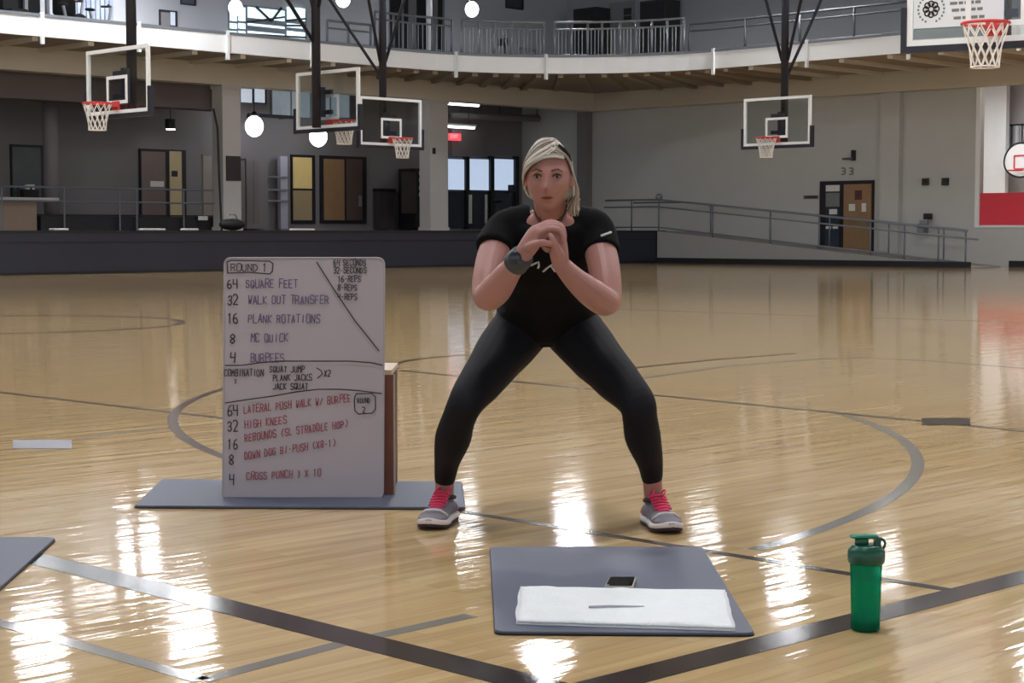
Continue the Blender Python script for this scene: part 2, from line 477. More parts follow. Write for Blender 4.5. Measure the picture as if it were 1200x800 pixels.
# ---- ceiling lamps (some seen only mirrored in the floor, others added unseen for light)
def ceiling_lamp(p, label, w=1.2, d=.7):
    t = thing('high_bay_lamp', (p.x, p.y, HC - .7), label, 'lamp', 'ceiling lamps of the gym')
    MB().box((-w / 2 - .05, -d / 2 - .05, 0.03), (w / 2 + .05, d / 2 + .05, .16)).build('housing', M_STEEL, t, world=False)
    MB().box((-w / 2, -d / 2, 0.0), (w / 2, d / 2, .028)).build('diffuser', M_LAMP, t, world=False)
    for sx in (-1, 1):
        MB().tube([(sx * w * .4, 0, .16), (sx * w * .4, 0, .7)], .012, 6).build('hanger', M_STEEL, t, world=False)
lamp_label = 'flat white ceiling lamp over the gym floor, in a set with added unseen ones'
spots = []
for (px, py) in ((222, 738), (640, 768), (48, 758), (922, 685), (672, 626), (165, 655)):
    g = ground(px, py); d = ray(px, py); d = Vector((d.x, d.y, -d.z)); t_ = (HC - .7) / d.z
    spots.append(g + d * t_)
for i in range(4):  # unseen grid of lamps added to light the near floor
    for j in range(4):
        p = Vector((5 + 7.0 * i - 2, 5 + 7.0 * j - 2, 0))
        if p.dot(FWD) < 28: spots.append(p)
spots += [Vector(p) for p in ((3, 34, 0), (11, 35, 0), (37, 3, 0), (37, 11, 0), (35.1, 18.6, 0))]  # more lamps added out of view to brighten the far floor and fascia
for p in spots: ceiling_lamp(p, lamp_label, 1.0, .55)
# unseen strip lamps added to brighten the upper storey walls
for p in [Vector((x, 42.5, 0)) for x in (12, 19, 26, 33, 40)] + [Vector((45.0, y, 0)) for y in (15, 22, 29, 36)]:
    t = thing('fill_strip', (p.x, p.y, HC - .35), 'white strip lamp added out of view to brighten the upper storey', 'lamp', 'added strip lamps over the upper storey')
    MB().box((-.7, -.12, .03), (.7, .12, .12)).build('housing', M_WHITE, t, world=False)
    MB().box((-.65, -.09, 0), (.65, .09, .03)).build('diffuser', mat('fill_strip_diffuser', (1, 1, 1), .4, var=0, emit=(.95, .98, 1), estr=45), t, world=False)
    for sx in (-.5, .5): MB().tube([(sx, 0, .12), (sx, 0, .35 + HU - HC)], .01, 6).build('hanger', M_STEEL, t, world=False)

# ================================================================== HOOPS
def net_mesh(R=.225, H=.42, n=12, r=.011):
    m_ = MB(); lev = [(R, 0), (R * .86, -.11), (R * .72, -.22), (R * .64, -.32), (R * .62, -H)]
    def P(l, i, h):
        a = 2 * PI * (i + h) / n; return Vector((lev[l][0] * math.cos(a), lev[l][0] * math.sin(a), lev[l][1]))
    for i in range(n):
        for l in range(4):
            h = .5 * (l % 2)
            m_.tube([P(l, i, h), P(l + 1, i, h + .5)], r * .62, 5)
            m_.tube([P(l, i, h), P(l + 1, i, h - .5)], r * .62, 5)
    m_.torus((0, 0, -H), lev[4][0], r * .6, 20, 5)
    return m_

def hoop(px, rim_depth, facing, label, pole_px=None, struts=(), plain=False, note=None, target=True):
    """rim centre at pixel column px and given depth, 3.05 m up; facing = unit direction the board looks"""
    rc = atdepth(px, 270, rim_depth); rc.z = 3.05
    fx = Vector(facing).normalized(); sd = Vector((-fx.y, fx.x, 0))     # sd: along board
    rz = math.atan2(fx.y, fx.x) - PI / 2                                 # local +y = facing
    bc = rc - fx * (.15 + .23)                                           # board face
    t = thing('basketball_hoop', (bc.x, bc.y, 2.9), label, 'hoop', 'basketball hoops hung from the ceiling', rz)
    z0, z1, hw = 0.0, 1.07, .915
    fw = .06
    B = lambda a, b: MB().box(a, b)
    MB().box((-hw + fw, -.014, z0 + fw), (hw - fw, 0, z1 - fw)).build('glass_panel', M_GLASS, t, world=False)
    fr = MB()
    fr.box((-hw, -.04, z0), (-hw + fw, .012, z1)); fr.box((hw - fw, -.04, z0), (hw, .012, z1))
    fr.box((-hw + fw, -.04, z0), (hw - fw, .012, z0 + fw)); fr.box((-hw + fw, -.04, z1 - fw), (hw - fw, .012, z1))
    fr.build('board_frame', M_WHITE, t, world=False)
    pd = MB(); pd.box((-hw - .06, -.06, -.07), (hw + .06, .03, 0.0)); pd.box((-hw - .06, -.06, 0), (-hw, .03, .4)); pd.box((hw, -.06, 0), (hw + .06, .03, .4))
    pd.build('edge_padding', M_DKPOLE, t, world=False)
    sq = MB(); a, b, w_ = .305, .457, .055
    sq.box((-a, .001, .16), (-a + w_, .012, .16 + b)); sq.box((a - w_, .001, .16), (a, .012, .16 + b))
    sq.box((-a + w_, .001, .16), (a - w_, .012, .16 + w_)); sq.box((-a + w_, .001, .16 + b - w_), (a - w_, .012, .16 + b))
    sq.build('target_square', M_WHITE, t, world=False)
    rm_ = MB(); rm_.torus((0, .38, .15), .23, .016, 32, 8)
    rm_.build('rim', M_RED, t, True, world=False)
    bk = MB(); bk.box((-.09, .012, .06), (.09, .05, .2)); bk.hexa([(-.09, .05, .1), (.09, .05, .1), (.06, .17, .12), (-.06, .17, .12), (-.09, .05, .165), (.09, .05, .165), (.06, .17, .165), (-.06, .17, .165)])
    bk.build('rim_bracket', M_RED, t, world=False)
    nt_ = net_mesh(); nt_.v = [p + Vector((0, .38, .14)) for p in nt_.v]; nt_.build('net', M_NET, t, world=False)
    # back support
    bs = MB(); bs.box((-.2, -.10, .25), (.2, -.042, .33)); bs.box((-.2, -.10, .62), (.2, -.042, .70)); bs.box((-.05, -.22, .2), (.05, -.10, .75))
    bs.build('board_mount', M_DKPOLE, t, world=False)
    ph = HC - 2.9
    MB().tube([(0, -.28, .0), (0, -.28, ph)], .085, 14).build('pole', M_DKPOLE, t, True, world=False)
    for (dx, dy, zl, zt_x, zt_y) in struts:
        MB().tube([(dx, -.28 + dy, zl), (zt_x, -.28 + zt_y, ph)], .035, 8).build('strut', M_DKPOLE, t, True, world=False)
    return t

FU, FV = Vector((-1, 0, 0)), Vector((0, -1, 0))
h1 = hoop(116, 28.6, FU, 'glass backboard hoop on a dark pole, nearest the weight machines of the upper floor', struts=((0.05, 0, 2.0, .0, -3.0), (0, 0, 2.3, 1.5, 0)))
h2 = hoop(404, 33.2, -FU, 'glass backboard hoop turned away, its dark pole in front of the board', struts=((-.08, 0, 2.2, -1.4, 0), (.08, 0, 2.2, 1.4, 0), (0, 0, 1.5, 0, -4.2)))
h3 = hoop(472, 39.5, FV, 'glass backboard hoop between the turned-away hoop and the red exit sign', struts=((-.08, 0, 1.9, -1.9, 0), (.08, 0, 1.9, 1.2, 0), (0, 0, 1.5, 0, -4.8)))
h4 = hoop(897, 39.2, FU, 'glass backboard hoop hanging over the access ramp, before the block wall', struts=((-.08, 0, 1.9, -1.3, 0), (.08, 0, 1.9, 1.6, 0), (0, -.05, 1.5, 0, -3.6)))
f5 = (-FWD * math.cos(math.radians(30)) - RGT * math.sin(math.radians(30)))
h5 = hoop(1151, 17.6, f5, 'large glass backboard hoop with white sponsor panels and round emblem', target=False)
# flat printed panel and emblem on the nearest board (seen through the glass front)
MB().box((-.85, -.006, .18), (.08, .0005, 1.0)).build('sponsor_panel', mat('pale_print', srgb(226, 232, 238), .5, var=.03), h5, world=False)
MB().box((-.85, -.006, .07), (.08, .0005, .165)).build('sponsor_strip', mat('grey_print', srgb(120, 132, 136), .5, var=.06), h5, world=False)
for o in list(h5.children):
    if o.name.startswith('sponsor'):
        for v in o.data.vertices: v.co.x = -v.co.x        # the printed half is the one by the emblem
        o.data.flip_normals()
em = MB(); ex, ez = .665, .37
for k in range(8):
    a = 2 * PI * k / 8
    em.torus((ex + .055 * math.cos(a), .004, ez + .055 * math.sin(a)), .028, .008, 12, 4, Matrix.Rotation(PI / 2, 3, 'X'))
em.build('emblem', M_LINEK, h5, world=False)
er = MB()
for k in range(22):
    a = 2 * PI * k / 22 
    if k in (5, 6, 16, 17): continue
    er.cbox((ex + .135 * math.cos(a), .003, ez + .135 * math.sin(a)), (.018, .004, .022))
er.build('emblem_ring', M_LINEG, h5, world=False)['kind'] = 'stuff'
tx = MB()
for r_, zz in enumerate((.40, .33, .25)):
    x = .47 - .02 * r_
    for w_ in (.09, .06, .11, .07):
        tx.box((x - w_ + .015, .001, zz), (x, .004, zz + .03)); x -= w_
        if x < .02: break
tx.build('sponsor_text', M_LINEG, h5, world=False)['kind'] = 'stuff'

# ================================================================== RAMP RAILING
rail = thing('ramp_railing', (XR + .08, (YR0 + YR1) / 2, 0.3), 'grey tubular railing sloping down the front edge of the access ramp', 'railing')
def rail_y(px): return onX(px, 270, XR + .08).y
def rail_run(parent, X, dz, r, name, pa=700, pb=1134, m=M_RAILG):
    ya, yk, yb = YP + 2.2, YP, rail_y(pb)
    pts = [(X, ya, PH + dz), (X, yk, PH + dz), (X, yb, ramp_h(yb) + dz)]
    MB().tube(pts, r, 8).build(name, m, parent, True)
rail_run(rail, XR + .08, .98, .03, 'top_rail')
rail_run(rail, XR + .02, .76, .025, 'hand_rail', pb=1148)
rail_run(rail, XR + .08, .12, .022, 'bottom_rail')
for px in (740, 772, 835, 903, 960, 1020, 1060, 1100, 1132):
    y = rail_y(px)
    MB().tube([(XR + .08, y, ramp_h(y)), (XR + .08, y, ramp_h(y) + .98)], .026, 8).build('post', M_RAILG, rail, True)
y = rail_y(772)
MB().ball((XR + .08, y, PH + 1.06), .11, 12, 8).build('post_cap', M_RAILG, rail, True)
rail2 = thing('ramp_handrail', (XI - .1, (YR0 + YR1) / 2, 0.3), 'grey handrail on posts along the wall side of the access ramp', 'railing')
rail_run(rail2, XI - .1, .92, .028, 'top_rail', pb=1100)
for px in (800, 870, 940, 1010, 1075):
    y = rail_y(px)
    MB().tube([(XI - .1, y, ramp_h(y)), (XI - .1, y, ramp_h(y) + .92)], .024, 8).build('post', M_RAILG, rail2, True)

# ================================================================== RIGHT WALL FITTINGS
def wallbox(name, x0, y0, x1, y1, X, th, m, parent=None, off=0.0):
    a, b = onX(x0, y0, X), onX(x1, y1, X)
    return MB().box((X - off - th, a.y, a.z), (X - off, b.y, b.z)).build(name, m, parent)
M_DKFR = mat('dark_bronze_frame', srgb(34, 32, 40), .4, .2)
d1 = wallbox('door_1', 962, 212.5, 1024, 296, XW, .06, M_DKFR); d1['kind'] = 'structure'; d1['label'] = 'wooden door with dark frame and glazed sidelight above the ramp'
wallbox('door_leaf', 990, 216, 1021, 294, XW - .06, .05, M_WOODDOOR, d1)
wallbox('sidelight', 968, 217, 983, 289, XW - .06, .02, mat('dim_glass', srgb(58, 70, 82), .12, var=.2, scale=3), d1)
for (nm, x0, y0, x1, y1, m_) in (('transom_sign', 968, 217, 984, 224, M_PAPER), ('notice', 968, 226, 984, 242, mat('grey_notice', srgb(120, 122, 120), .6)), ('notice', 972, 245, 981, 251, M_PAPER), ('sidelight_decal', 968, 265, 974, 268, M_PAPER), ('sidelight_decal', 976, 265, 982, 268, M_PAPER)):
    wallbox(nm, x0, y0, x1, y1, XW - .08, .012, m_, d1)
for (nm, x0, y0, x1, y1, m_) in (('door_window', 1002, 223, 1010, 234, mat('dark_red_sign', srgb(88, 44, 44), .5)), ('notice', 995, 239, 1002, 247, M_PAPER), ('notice', 1010, 238, 1015, 248, M_PAPER)):
    wallbox(nm, x0, y0, x1, y1, XW - .11, .012, m_, d1)
o = MB(); a = onX(1019, 262, XW - .11); o.ball((a.x - .06, a.y, a.z), .04, 10, 8); o.build('door_knob', M_STEEL, d1, True)

def wall_thing(name, label, cat, x0, y0, x1, y1, X, th, m, parts):
    a, b = onX(x0, y0, X), onX(x1, y1, X)
    t = thing(name, (X, (a.y + b.y) / 2, min(a.z, b.z)), label, cat)
    wallbox('body', x0, y0, x1, y1, X, th, m, t)
    for (nm, p0, q0, p1, q1, t2, m2) in parts: wallbox(nm, p0, q0, p1, q1, X - th, t2, m2, t)
    return t
wall_thing('room_number_sign', 'dark numerals on the block wall above the wooden door', 'sign', 984, 195, 1001, 206, XW, .012, M_WALL, [])
sgn = bpy.data.objects['room_number_sign']
M_DIG = mat('dark_numeral', srgb(84, 82, 78), .6)
for k in range(2):
    c = onX(988 + 9 * k, 200.5, XW - .02); u = .045
    dg = MB()
    for (ya, za, yb, zb) in ((2, 2, -2, 2), (-2, 2, -2, 0), (1, 0, -2, 0), (-2, 0, -2, -2), (2, -2, -2, -2)):
        dg.box((XW - .03, c.y + ya * u * .8 - .015, c.z + za * u - .015), (XW - .013, c.y + yb * u * .8 + .015, c.z + zb * u + .015))
    dg.build('digit', M_DIG, sgn)
wall_thing('exit_bracket', 'small dark bracket high on the block wall above the room number', 'bracket', 1000, 176, 1003, 188, XW, .12, M_BLACK, [('arm', 988, 185, 1000, 187, .05, M_DIG)])
wall_thing('door_name_plate', 'low dark name plate on the wall beside the glazed sidelight', 'sign', 942, 229, 959, 233, XW, .02, mat('name_plate', srgb(96, 96, 98), .5), [('lettering', 944, 230, 957, 231.5, .01, M_BLACK)])
wall_thing('fire_alarm_box', 'round-faced dark alarm box on block wall, closer to the pilaster', 'alarm', 1082, 209, 1089, 217, XW, .08, mat('alarm_dark', srgb(50, 44, 44), .5), [('sounder', 1083.5, 210.5, 1087, 214, .04, M_LINEB)])
wall_thing('alarm_speaker', 'square dark alarm speaker on block wall, closer to the red dado', 'alarm', 1105, 208.5, 1112, 217, XW, .08, mat('alarm_dark', (0, 0, 0)), [('grille', 1106, 210, 1111, 213, .03, M_BLACK)])
wall_thing('drinking_fountain', 'grey steel drinking fountain on the wall behind the ramp railing', 'fountain', 1081, 262, 1088, 274, XW, .3, M_STEEL, [('bottle_filler', 1082, 250, 1087, 257, -.25, M_BLACK), ('basin', 1080, 258, 1089, 263, .12, M_STEEL)])

# things in the court beyond the opening
X2 = XB
t = thing('wall_bars', (X2, onX(1190, 200, X2).y, 2), 'dark barred window high on the pale wall beyond the opening', 'window bars')
a, b = onX(1179, 148, X2), onX(1215, 198, X2)
fm = MB()
for z in (a.z, b.z): fm.box((X2 - .08, a.y, z - .05), (X2 - .01, b.y, z + .05))
fm.build('frame', M_BLACK, t)
for k in range(9):
    y = a.y + (b.y - a.y) * (k + .5) / 9
    MB().tube([(X2 - .06, y, a.z), (X2 - .06, y, b.z)], .05 if k % 3 else .09, 8).build('bar', M_WHITE if k % 3 == 0 else M_STEEL, t)
XM = XB - 1.5
c = onX(1196, 190, XM)
t = thing('small_backboard', (XM, c.y, c.z - .6), 'white fan-shaped backboard with dark edge beyond the opening', 'backboard')
pts = []
for k in range(40):
    a = 2 * PI * k / 40
    pts.append((.55 * math.cos(a), .58 * math.sin(a) if math.sin(a) > 0 else .45 * math.sin(a)))
MB().loft([[(XM, c.y + p[0], c.z + p[1]) for p in pts], [(XM + .05, c.y + p[0], c.z + p[1]) for p in pts]]).build('board', M_WHITE, t)
MB().tube([(XM, c.y + p[0], c.z + p[1]) for p in pts + pts[:1]], .03, 6).build('edge', M_BLACK, t)
q = MB()
for (ya, za, yb, zb) in ((-.2, -.2, -.2, .2), (.2, -.2, .2, .2), (-.2, .2, .2, .2), (-.2, -.2, .2, -.2)): q.bar((XM - .01, c.y + ya, c.z + za), (XM - .01, c.y + yb, c.z + zb), .04)
q.build('target_square', M_RED, t)
q = MB(); q.torus((XM - .3, c.y, c.z - .25), .22, .02, 24, 6); q.build('rim', M_RED, t, True)
q = MB(); q.tube([(XM + .05, c.y, c.z), (XB - .01, c.y, c.z + .2)], .05, 8); q.build('arm', M_DKPOLE, t)
# lamp added out of sight to brighten that court
yy = onX(1200, 200, XB - 2).y
ZL = 5.28; XL_ = XW + 1.7
t = thing('court_fill_lamp', (XL_, yy, ZL), 'flat white lamp added out of sight to light the court beyond the opening', 'lamp')
MB().box((XL_ - .5, yy - 1.7, ZL + .03), (XL_ + .5, yy + 1.7, ZL + .13)).build('housing', M_STEEL, t)
MB().box((XL_ - .45, yy - 1.65, ZL), (XL_ + .45, yy + 1.65, ZL + .03)).build('diffuser', mat('court_fill_diffuser', (1, 1, 1), .4, var=0, emit=(1, .98, .98), estr=18), t)
for k in (-1, 1): MB().tube([(XL_, yy + k * .8, ZL + .13), (XL_, yy + k * .8, FB)], .015, 6).build('hanger', M_STEEL, t)

# ================================================================== HALL UNDER THE TRACK
def ybox(name, x0, y0, x1, y1, Y, th, m, parent=None):
    a, b = onY(x0, y0, Y), onY(x1, y1, Y)
    return MB().box((a.x, Y - th, a.z), (b.x, Y, b.z)).build(name, m, parent)
def yth(name, label, cat, px, Y, z=PH, group=None):
    a = onY(px, 270, Y); return thing(name, (a.x, Y, z), label, cat, group)

for i, (x0, x1) in enumerate(((256, 277), (498, 519))):
    a, b = onY(x0, 270, YC), onY(x1, 270, YC)
    o = MB().box((a.x, YC - .24, PH), (b.x, YC + .24, BB)).build('column', M_COLUMN); 
    tag(o, ('white square column carrying a dark plate', 'white square column beside the glazed storefront')[i], 'column')
    MB().box((a.x - .03, YC - .27, PH), (b.x + .03, YC + .27, PH + .12)).build('plinth', M_COLUMN, o)
    MB().box((a.x - .03, YC - .27, BB - .1), (b.x + .03, YC + .27, BB)).build('capital', M_COLUMN, o)
    if i == 0:
        MB().box((a.x + .1, YC - .28, onY(265, 212, YC).z), (b.x - .03, YC - .24, onY(265, 183, YC).z)).build('plate', mat('dark_maroon', srgb(52, 36, 40), .5), o)
    else:
        MB().box((a.x + .1, YC - .28, onY(512, 181, YC).z), (a.x + .2, YC - .24, onY(512, 174, YC).z)).build('plate', M_BLACK, o)

# darker recess left of the first column: dropped bulkhead and its edge
bh = MB(); a = onY(-30, 130, YC + .6); b = onY(253, 130, YC + .6)
bh.box((a.x, YC + .3, b.z), (b.x, YC + .9, BB)); struct('trim_bulkhead', bh, mat('bulkhead_brown', srgb(96, 86, 84), .7), label='brown dropped bulkhead over the darker recess')
o = MB(); o.tube([onY(250, 127, YC - .4), onY(255, 150, YC - .4), onY(257, 210, YC - .4), Vector((onY(260, 268, YC - .4).x, YC - .4, PH))], .03, 6)
tag(o.build('hanging_cord', M_BLACK), 'black cord hanging beside the column with the dark plate', 'cord')
# low black storage wall in front of back wall
t = yth('storage_bench', 'long low black bench along the recess under the handrail', 'bench', 145, YC + .8)
ybox('body', 36, 253, 255, 272, YC + .8, .5, M_BLACK, t); ybox('top', 35, 251, 256, 254, YC + .85, .6, M_BLACKRUB, t)
ybox('label_plate', 232, 253, 243, 258, YC + .22, .02, M_PAPER, t)
t = yth('service_counter', 'tan reception counter with pale top at the end of the recess', 'counter', 10, YC + .8)
ybox('front', -20, 234, 34, 272, YC + .8, .4, mat('tan_laminate', srgb(150, 130, 112), .5), t); ybox('top', -20, 231, 56, 235, YC + .85, .55, M_COLUMN, t)
# hall rails
t = yth('hall_railing', 'thin dark two-rail handrail across the recess before the dark framed door', 'railing', 130, YC + .2)
for q in (218, 235): 
    a, b = onY(-10, q, YC + .2), onY(255, q, YC + .2); MB().tube([a, (b.x, b.y, a.z)], .025, 8).build('rail', M_RAILG, t)
for px in (2, 75, 140, 160, 215, 252):
    a = onY(px, 218, YC + .2); MB().tube([(a.x, a.y, PH), (a.x, a.y, onY(-10, 218, YC + .2).z)], .022, 8).build('post', M_RAILG, t)
# framed window with treadmill behind, round pillar
w1 = ybox('window_1', 11, 169, 51, 234, YB, .08, M_BLACK); w1['kind'] = 'structure'; w1['label'] = 'dark framed window in the recess looking to a dim exercise room'
ybox('pane', 14, 172, 48, 232, YB - .08, .02, mat('dim_pane', srgb(88, 96, 98), .15, var=.35, scale=.9), w1)
t = yth('treadmill', 'dark treadmill with pale console before the dim framed window', 'treadmill', 28, YB - .6)
ybox('deck', 17, 262, 40, 268, YB - .3, 1.2, M_BLACK, t); ybox('motor_hood', 20, 222, 38, 236, YB - .5, .35, M_BLACK, t)
ybox('console', 29, 216, 38, 223, YB - .5, .12, M_PAPER, t)
for px in (22, 36): a = onY(px, 222, YB - .6); MB().tube([(a.x, a.y, PH), (a.x, a.y, a.z + .1)], .04, 8).build('upright', M_BLACK, t)
a = onY(61, 270, YC + 1.8)
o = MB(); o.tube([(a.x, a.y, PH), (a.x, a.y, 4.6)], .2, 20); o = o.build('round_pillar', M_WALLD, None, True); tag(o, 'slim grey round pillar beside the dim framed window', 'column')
MB().tube([(a.x, a.y, PH), (a.x, a.y, PH + .1)], .24, 20).build('plinth', M_WALLD, o, True)
# dark framed double door with cream leaf
d2 = ybox('door_2', 162, 174, 217, 262, YB, .08, M_DKFR); d2['kind'] = 'structure'; d2['label'] = 'dark framed doorway below a downlight'
ybox('door_leaf', 165, 177, 194, 258, YB - .08, .03, mat('brown_leaf', srgb(118, 104, 98), .4, var=.1), d2)
ybox('door_leaf', 198, 177, 213, 258, YB - .08, .03, mat('cream_leaf', srgb(196, 178, 140), .5, var=.06), d2)
ybox('notice', 201, 200, 208, 207, YB - .11, .012, M_BLACK, d2)
ybox('wall_notice', 176, 212, 192, 219, YB - .11, .012, M_PAPER, d2)
t = yth('wall_panel', 'narrow pale board on the wall right beside the dark framed doorway', 'panel', 242, YB)
ybox('board', 237, 182, 248, 256, YB, .04, mat('pale_panel', srgb(158, 146, 138), .6), t); ybox('edge_trim', 236, 181, 249, 183, YB, .05, M_WALLD, t)
# downlight
a = onY(200, 152, YB - 1.0)
t = thing('downlight', (a.x, a.y, a.z), 'small downlight washing the wall above the dark framed doorway', 'lamp')
MB().lathe([(.14, .02), (.16, .06), (.16, .3), (.02, .32)], 16, (a.x, a.y, a.z)).build('can', M_BLACK, t)
MB().lathe([(.12, 0), (.13, .019)], 16, (a.x, a.y, a.z)).build('lens', mat('downlight_lens', (1, 1, 1), .4, emit=(1, .95, .9), estr=14), t)
MB().tube([(a.x, a.y, a.z + .3), (a.x, a.y, BT)], .012, 6).build('stem', M_BLACK, t)

# middle bay: sconces, doors, vending machine
M_GLOW = mat('pendant_glass', (1, 1, 1), .3, var=0, emit=(.92, .95, 1.0), estr=7)
def pendant(px, py, Y, r, label, top, grp=None):
    a = onY(px, py, Y)
    t = thing('pendant_lamp', (a.x, a.y, a.z - r), label, 'lamp', grp)
    MB().ball(a, (r, r, r * 1.15), 18, 12).build('globe', M_GLOW, t, True)
    MB().lathe([(r * .35, r * 1.1), (r * .5, r * 1.2), (r * .2, r * 1.6), (.02, r * 1.7)], 14, a).build('cap', M_BLACK, t)
    MB().tube([a + Vector((0, 0, r * 1.6)), (a.x, a.y, top)], .014, 6).build('stem', M_BLACK, t)
pendant(298, 148, YB - 1.0, .27, 'glowing white globe lamp nearest the column with the dark plate', BT)
pendant(373, 160, YB - 1.4, .27, 'glowing white globe lamp under the turned-away hoop', BT)
w2 = ybox('window_2', 281, 102, 311, 122, YB, .06, M_BLACK); w2['kind'] = 'structure'; w2['label'] = 'pale high window with two panes'
M_PANEL = mat('lit_pane', srgb(190, 198, 210), .3, var=.05, emit=(.7, .78, .9), estr=.45)
for (x0, x1) in ((282, 295), (297, 310)): ybox('pane', x0, 103.5, x1, 120.5, YB - .06, .02, M_PANEL, w2)
w3 = ybox('window_3', 317, 104, 410, 140, YB, .06, M_STEEL); w3['kind'] = 'structure'; w3['label'] = 'long pale high window behind the turned-away hoop'
for k in range(4): ybox('pane', 319 + k * 23, 106, 340 + k * 23, 138, YB - .06, .02, mat('dim_lit_pane', srgb(130, 138, 146), .3, var=.2, emit=(.5, .6, .66), estr=.22), w3)
d3 = ybox('door_3', 340, 181, 368, 262, YB, .08, M_DKFR); d3['kind'] = 'structure'; d3['label'] = 'yellow lit doorway in the middle bay'
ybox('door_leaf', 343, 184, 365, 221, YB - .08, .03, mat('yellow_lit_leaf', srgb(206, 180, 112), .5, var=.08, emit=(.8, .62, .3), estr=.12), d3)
ybox('door_leaf_lower', 343, 223, 365, 258, YB - .08, .03, mat('tan_lower_leaf', srgb(166, 148, 112), .5, var=.08), d3)
d4 = ybox('door_4', 374, 182, 428, 262, YB, .08, M_DKFR); d4['kind'] = 'structure'; d4['label'] = 'brown double door in the middle bay'
ybox('door_leaf', 379, 186, 403, 258, YB - .08, .04, M_WOODDOOR, d4); ybox('door_leaf', 405, 186, 424, 258, YB - .08, .04, mat('dark_brown_leaf', srgb(86, 70, 64), .5, var=.1), d4)
ybox('handle', 420, 229, 423, 242, YB - .12, .05, M_STEEL, d4)
t = yth('stretching_rack', 'pale upright rack with crossbars beside the yellow lit doorway', 'rack', 330, YB - .3)
ybox('upright', 325, 183, 334, 268, YB - .2, .15, mat('rack_pale', srgb(176, 176, 190), .5), t)
for q in (206, 221, 234): ybox('crossbar', 312, q, 336, q + 2.5, YB - .36, .06, M_STEEL, t)
t = yth('vending_machine', 'dark vending machine beside the second white column', 'vending machine', 482, YB - .5)
ybox('cabinet', 467, 198, 497, 268, YB - .3, .8, M_BLACK, t)
ybox('front_panel', 470, 201, 488, 250, YB - 1.1, .03, mat('smoked_panel', srgb(58, 52, 52), .2), t)
for q in (201, 209, 218, 226): ybox('button', 491, q, 494, q + 4, YB - 1.1, .03, M_PAPER, t)
t = yth('litter_bin', 'low dark grey bin between brown double door and vending machine', 'bin', 455, YB - .3)
ybox('body', 438, 224, 455, 268, YB - .1, .3, mat('bin_grey', srgb(62, 58, 60), .5), t); ybox('lid', 437, 221, 456, 225, YB - .08, .34, M_BLACK, t)
t = yth('lockers', 'grey wall lockers between the white column and pale rack', 'lockers', 292, YB - .3)
ybox('body', 279, 186, 305, 268, YB - .05, .4, M_WALLD, t)
for k in range(3): ybox('door', 280 + k * 8.4, 188, 287 + k * 8.4, 262, YB - .45, .02, mat('locker_door', srgb(118, 112, 114), .5), t)

t = yth('wall_bracket', 'black bracket arm on the back wall between the globe lamps', 'bracket', 318, YB, 4.3)
a, b = onY(291, 134.5, YB - .5), onY(343, 134.5, YB - .5)
MB().bar(a, (b.x, b.y, a.z), .1).build('arm', M_BLACK, t)
MB().bar((a.x, a.y, a.z - .35), (a.x, a.y, a.z), .07).build('drop', M_BLACK, t)
MB().bar((b.x - .1, b.y, a.z), (b.x - .1, YB, a.z), .08).build('wall_arm', M_BLACK, t)
# right bay: storefront, exit sign
t = yth('storefront', 'black framed glazed storefront with bright panes beneath the exit sign', 'storefront', 562, YB)
M_BPANE = mat('bright_storefront_pane', srgb(170, 190, 215), .2, var=.06, emit=(.62, .76, .98), estr=.62)
M_LPANE = mat('dark_storefront_pane', srgb(56, 62, 74), .15, var=.2)
for x in (517.5, 545, 574, 603): ybox('mullion', x - 2.2, 183, x + 2.2, 268, YB - .04, .14, M_BLACK, t)
for (z0, z1) in ((182, 186.5), (222, 225)): ybox('transom', 516, z0, 606, z1, YB - .04, .12, M_BLACK, t)
for x0, x1 in ((519, 544), (547, 572), (576, 601)):
    ybox('upper_pane', x0, 186, x1, 223, YB - .06, .03, M_BPANE, t); ybox('lower_pane', x0, 224, x1, 267, YB - .06, .03, M_LPANE, t)
ybox('pull_handle', 549, 228, 552, 262, YB - .2, .05, M_PAPER, t); ybox('pull_handle', 568, 228, 570, 262, YB - .2, .05, M_PAPER, t)
t = yth('exit_sign', 'lit red exit sign on the dropped bulkhead', 'sign', 533, YB - .6, 3)
a = onY(531, 160, YB - .55)
t.location = (a.x, a.y, a.z - .12)
ybox('box', 524, 156, 538, 165, YB - .5, .1, mat('exit_red', srgb(200, 40, 50), .4, emit=(1, .12, .16), estr=.8), t)
cu = bpy.data.curves.new('exit_lettering', 'FONT'); cu.body = 'EXIT'; cu.size = .17; cu.align_x = 'CENTER'; cu.align_y = 'CENTER'; cu.extrude = .004
co = bpy.data.objects.new('exit_lettering_curve', cu); COL.objects.link(co)
dg_ = bpy.context.evaluated_depsgraph_get(); me = bpy.data.meshes.new_from_object(co.evaluated_get(dg_)); bpy.data.objects.remove(co)
lo = bpy.data.objects.new('lettering', me); COL.objects.link(lo); me.materials.append(mat('exit_letter_pale', srgb(250, 190, 190), .5, emit=(1, .5, .5), estr=.6)); lo.parent = t
lo.rotation_euler = (PI / 2, 0, 0); lo.location = (0, -.06, .12)
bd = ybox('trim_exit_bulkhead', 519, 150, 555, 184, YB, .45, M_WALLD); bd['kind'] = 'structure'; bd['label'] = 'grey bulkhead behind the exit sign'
M_TUBE = mat('strip_tube', (1, 1, 1), .4, emit=(.95, .98, 1), estr=3.0)
